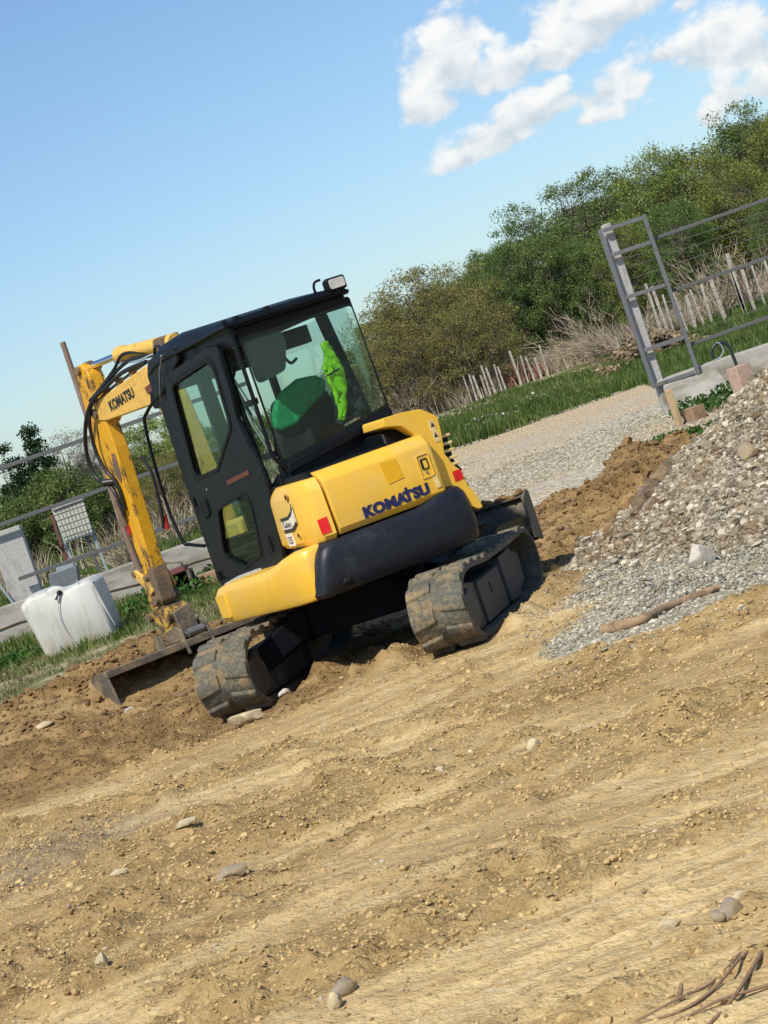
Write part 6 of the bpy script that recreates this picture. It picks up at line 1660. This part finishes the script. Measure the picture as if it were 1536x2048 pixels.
for (q, y, kind, lab, wd, var) in (
    ((1.096, 3.674), 47, 'olive', 'olive brown budding bush just right of the cab roof', 1.0, 0),
    ((1.956, 4.120), 46, 'olive', 'tall yellowish olive bush with the highest brown twigs', 1.1, 1),
    ((2.711, 4.017), 47, 'olive', 'brownish bush between the olive bush and the first green tree', 1.1, 2),
    ((1.218, 3.192), 44, 'olive', 'lower brown bush in front, above the excavator hood', 1.1, 1),
    ((2.668, 3.115), 44, 'olive', 'rusty brown bush in front of the left green tree', 1.2, 0),
    ((3.286, 3.748), 52, 'willow', 'small green tree rising behind the brown bushes', 1.1, 0),
    ((4.102, 4.220), 50, 'dense', 'dark green tree at the left end of the tall row', 1.0, 0),
    ((5.217, 5.008), 51, 'sparse', 'round topped green tree with an open crown above the dark one', 1.2, 1),
    ((5.061, 4.153), 50, 'dense', 'full dark tree under the round topped crown', 1.05, 1),
    ((6.894, 5.437), 53, 'sparse', 'thin see-through tree with bare limbs left of the gate', 1.3, 0),
    ((7.904, 5.244), 54, 'sparse', 'thin tree with pale twigs straight above the gate post', 1.2, 2),
    ((5.883, 3.753), 50, 'dense', 'dense tree low behind the thin tree left of the gate', 1.1, 2),
    ((8.473, 5.252), 51, 'willow', 'willow with rounded light green top right of the gate', 1.1, 1),
    ((6.942, 3.894), 49, 'willow', 'willow directly behind the gate frame', 1.1, 2),
    ((9.494, 4.904), 52, 'willow', 'broad olive green willow left of the highest tree', 1.2, 0),
    ((7.986, 3.787), 48, 'dense', 'dark lower tree behind the top fence rail', 1.1, 0),
    ((12.120, 6.000), 57, 'sparse', 'highest tree of the row, open grey green crown', 1.3, 1),
    ((9.751, 4.214), 50, 'willow', 'drooping willow below the highest tree', 1.2, 1),
    ((12.596, 5.322), 55, 'willow', 'brownish green tree cut by the right edge of the photo', 1.2, 2),
    ((10.084, 3.184), 48, 'dense', 'dark tree at the right edge behind the fence post', 1.1, 1)):
    place(kind, q[0], q[1], y, lab, RG, wd, var)
for (q, y, kind, lab, wd, var) in (
    ((-5.749, 3.441), 41, 'evergreen', 'pointed dark evergreen shrub at the far left', 1.0, 0),
    ((-6.275, 3.288), 41, 'evergreen', 'evergreen shrub cut by the left edge of the photo', 1.1, 1),
    ((-5.443, 3.259), 43, 'blossom', 'pale blossoming shrub right of the pointed evergreen', 1.0, 0),
    ((-4.933, 2.950), 43, 'blossom', 'second pale twiggy shrub, next to the tall pole', 1.0, 1),
    ((-5.451, 2.541), 40, 'hedge', 'dark green bush in front of the blossoming shrubs', 1.1, 0),
    ((-6.216, 2.277), 40, 'hedge', 'green bush above the wide concrete post', 1.1, 1),
    ((-4.829, 2.201), 41, 'hedge', 'mottled green bush behind the pole and hoses', 1.1, 2),
    ((-3.672, 2.959), 43, 'lime', 'light lime green bush between arm and cab', 1.0, 0),
    ((-3.135, 2.494), 42, 'lime', 'light green bush behind the cab guard bar', 1.0, 1),
    ((-3.478, 2.149), 40, 'olive', 'twiggy brownish green bush low between arm and cab', 1.1, 2),
    ((-4.431, 2.870), 44, 'lime', 'yellow green bush hidden mostly by the arm', 1.0, 0),
    ((-2.842, 2.360), 46, 'hedge', 'green bush seen through the door window', 1.2, 1),
    ((-2.002, 2.236), 46, 'hedge', 'green bush seen through the rear side window of the cab', 1.1, 2),
    ((-1.168, 2.339), 47, 'hedge', 'green bush seen over the seat through the cab glass', 1.1, 0),
    ((-0.204, 2.682), 47, 'hedge', 'tall green bush seen through the right part of the rear window', 1.1, 1)):
    place(kind, q[0], q[1], y, lab, LG, wd, var)
# back row: fills the gaps low down
rb_ = random.Random(12)
lim_px = [(-11.8, 3.2), (-9.5, 3.2), (-7.5, 3.2), (-5.5, 3.1), (-3.8, 3.0), (-2.2, 2.9), (-.6, 3.3), (1.0, 4.0), (2.6, 4.8), (4.2, 5.0), (5.8, 5.4), (7.6, 5.6), (9.4, 6.0), (11.5, 6.4), (13.8, 6.4)]
for i, (x, zt) in enumerate(lim_px):
    o = place('dense' if x > 2 else 'hedge', x + rb_.uniform(-.3, .3), zt * .86, 60 + rb_.uniform(-2, 3), ORD[i] + ' tree from the left in the back row, dimly seen between nearer crowns', MG, 1.5)

# ---- leafless dry shrubs
def dry_shrub(x, y, h, n, seed, label, m='twig_dry', lean=(0, 0), r=.012, fan=.8, grp='dry brush beyond the road'):
    rt = random.Random(seed); segs = []
    for k in range(n):
        a = rt.uniform(0, 6.28); f = rt.uniform(.1, fan)
        d = Vector((math.cos(a) * f + lean[0], math.sin(a) * f + lean[1], rt.uniform(.5, 1.0))).normalized()
        p = Vector((rt.uniform(-.12, .12), rt.uniform(-.12, .12), 0)); L = h * rt.uniform(.5, 1.1); m_ = 4
        for j in range(m_):
            d = (d + Vector((rt.uniform(-.2, .2), rt.uniform(-.2, .2), rt.uniform(-.22, .08)))).normalized()
            p2 = p + d * L / m_; segs.append((p, p2, r * (1 - .2 * j), r * (.8 - .2 * j))); 
            if j >= 1:
                for _ in range(2):
                    e = (d + Vector((rt.uniform(-.8, .8), rt.uniform(-.8, .8), rt.uniform(-.3, .5)))).normalized()
                    segs.append((p2, p2 + e * L * rt.uniform(.12, .3), r * .5, r * .25))
            p = p2
    o = limb_mesh('dry_shrub', segs, m, None, 0, 3); o.location = (x, y, gz(x, y) - .05)
    return tag(o, label, 'dry shrub', grp)
for (q, y, h, n, lean, lab) in (
    ((5.364, 0.720), 41.5, 1.6, 50, (-.9, 0), 'large dry shrub leaning left, just left of the gate post'),
    ((5.295, 1.207), 43.8, 1.2, 34, (-.8, 0), 'dry shrub leaning left, higher and behind the large one'),
    ((4.661, 1.123), 43.8, .7, 20, (-.3, 0), 'small dry shrub between pickets and the large leaning one'),
    ((0.823, 1.640), 43.6, .9, 50, (0, 0), 'grey dry shrub low beside the cab glass'),
    ((1.316, 1.573), 43.6, .9, 50, (.1, 0), 'grey dry shrub above the excavator hood'),
    ((1.933, 1.567), 43.8, .7, 34, (-.2, 0), 'grey dry shrub left of the first pickets'),
    ((0.350, 1.497), 43, .8, 34, (0, 0), 'low dry shrub next to the cab corner'),
    ((7.382, 1.335), 42.5, 1.3, 50, (.1, 0), 'pale dry shrub behind the right fence near the edge'),
    ((8.002, 1.463), 42.5, 1.3, 50, (-.1, 0), 'pale dry shrub cut by the right edge'),
    ((5.761, 1.370), 42, .9, 24, (.1, 0), 'pale stalks seen through the gate frame'),
    ((6.626, 1.314), 42, .8, 22, (.3, 0), 'dry shrub under the middle rail right of the gate'),
    ((-3.912, 1.253), 33, .9, 44, (-.2, 0), 'dry brown shrub behind the fence left of the arm'),
    ((-3.268, 1.468), 36, 1.0, 40, (.2, 0), 'dry shrub between the arm and the cab')):
    z = gz(q[0], y)
    dry_shrub(q[0], y, h, n, int(abs(q[0]) * 50), lab, lean=lean)
# pale earth and rubble heap behind the gate
x, y = cand(2600, 4.3, 7.4, 39.0, 40.6, lambda x, y: np.exp(-((x - 5.55) / .7) ** 2))
scatter('rubble', x, y, rng.uniform(.02, .07, len(x)), 'heap_soil', 'low mound of earth and rubble seen through the gate frame', 'rubble', dz=.42 * np.exp(-((x - 5.55) / .7) ** 2) * rng.uniform(0, 1, len(x)), jit=.3)
x, y = cand(420, .3, 2.6, 40.6, 42.2)
scatter('stone_debris', x, y, rng.uniform(.015, .06, len(x)), 'gravel_stone', 'pale rubble along the foot of the left pickets', 'rubble', jit=.3)
x, y = cand(500, -4.2, -2.2, 31.5, 33.2)
scatter('field_rubble', x, y, rng.uniform(.02, .08, len(x)), 'soil_pebble', 'pale stones in the grass behind the left fence', 'rubble', jit=.3)
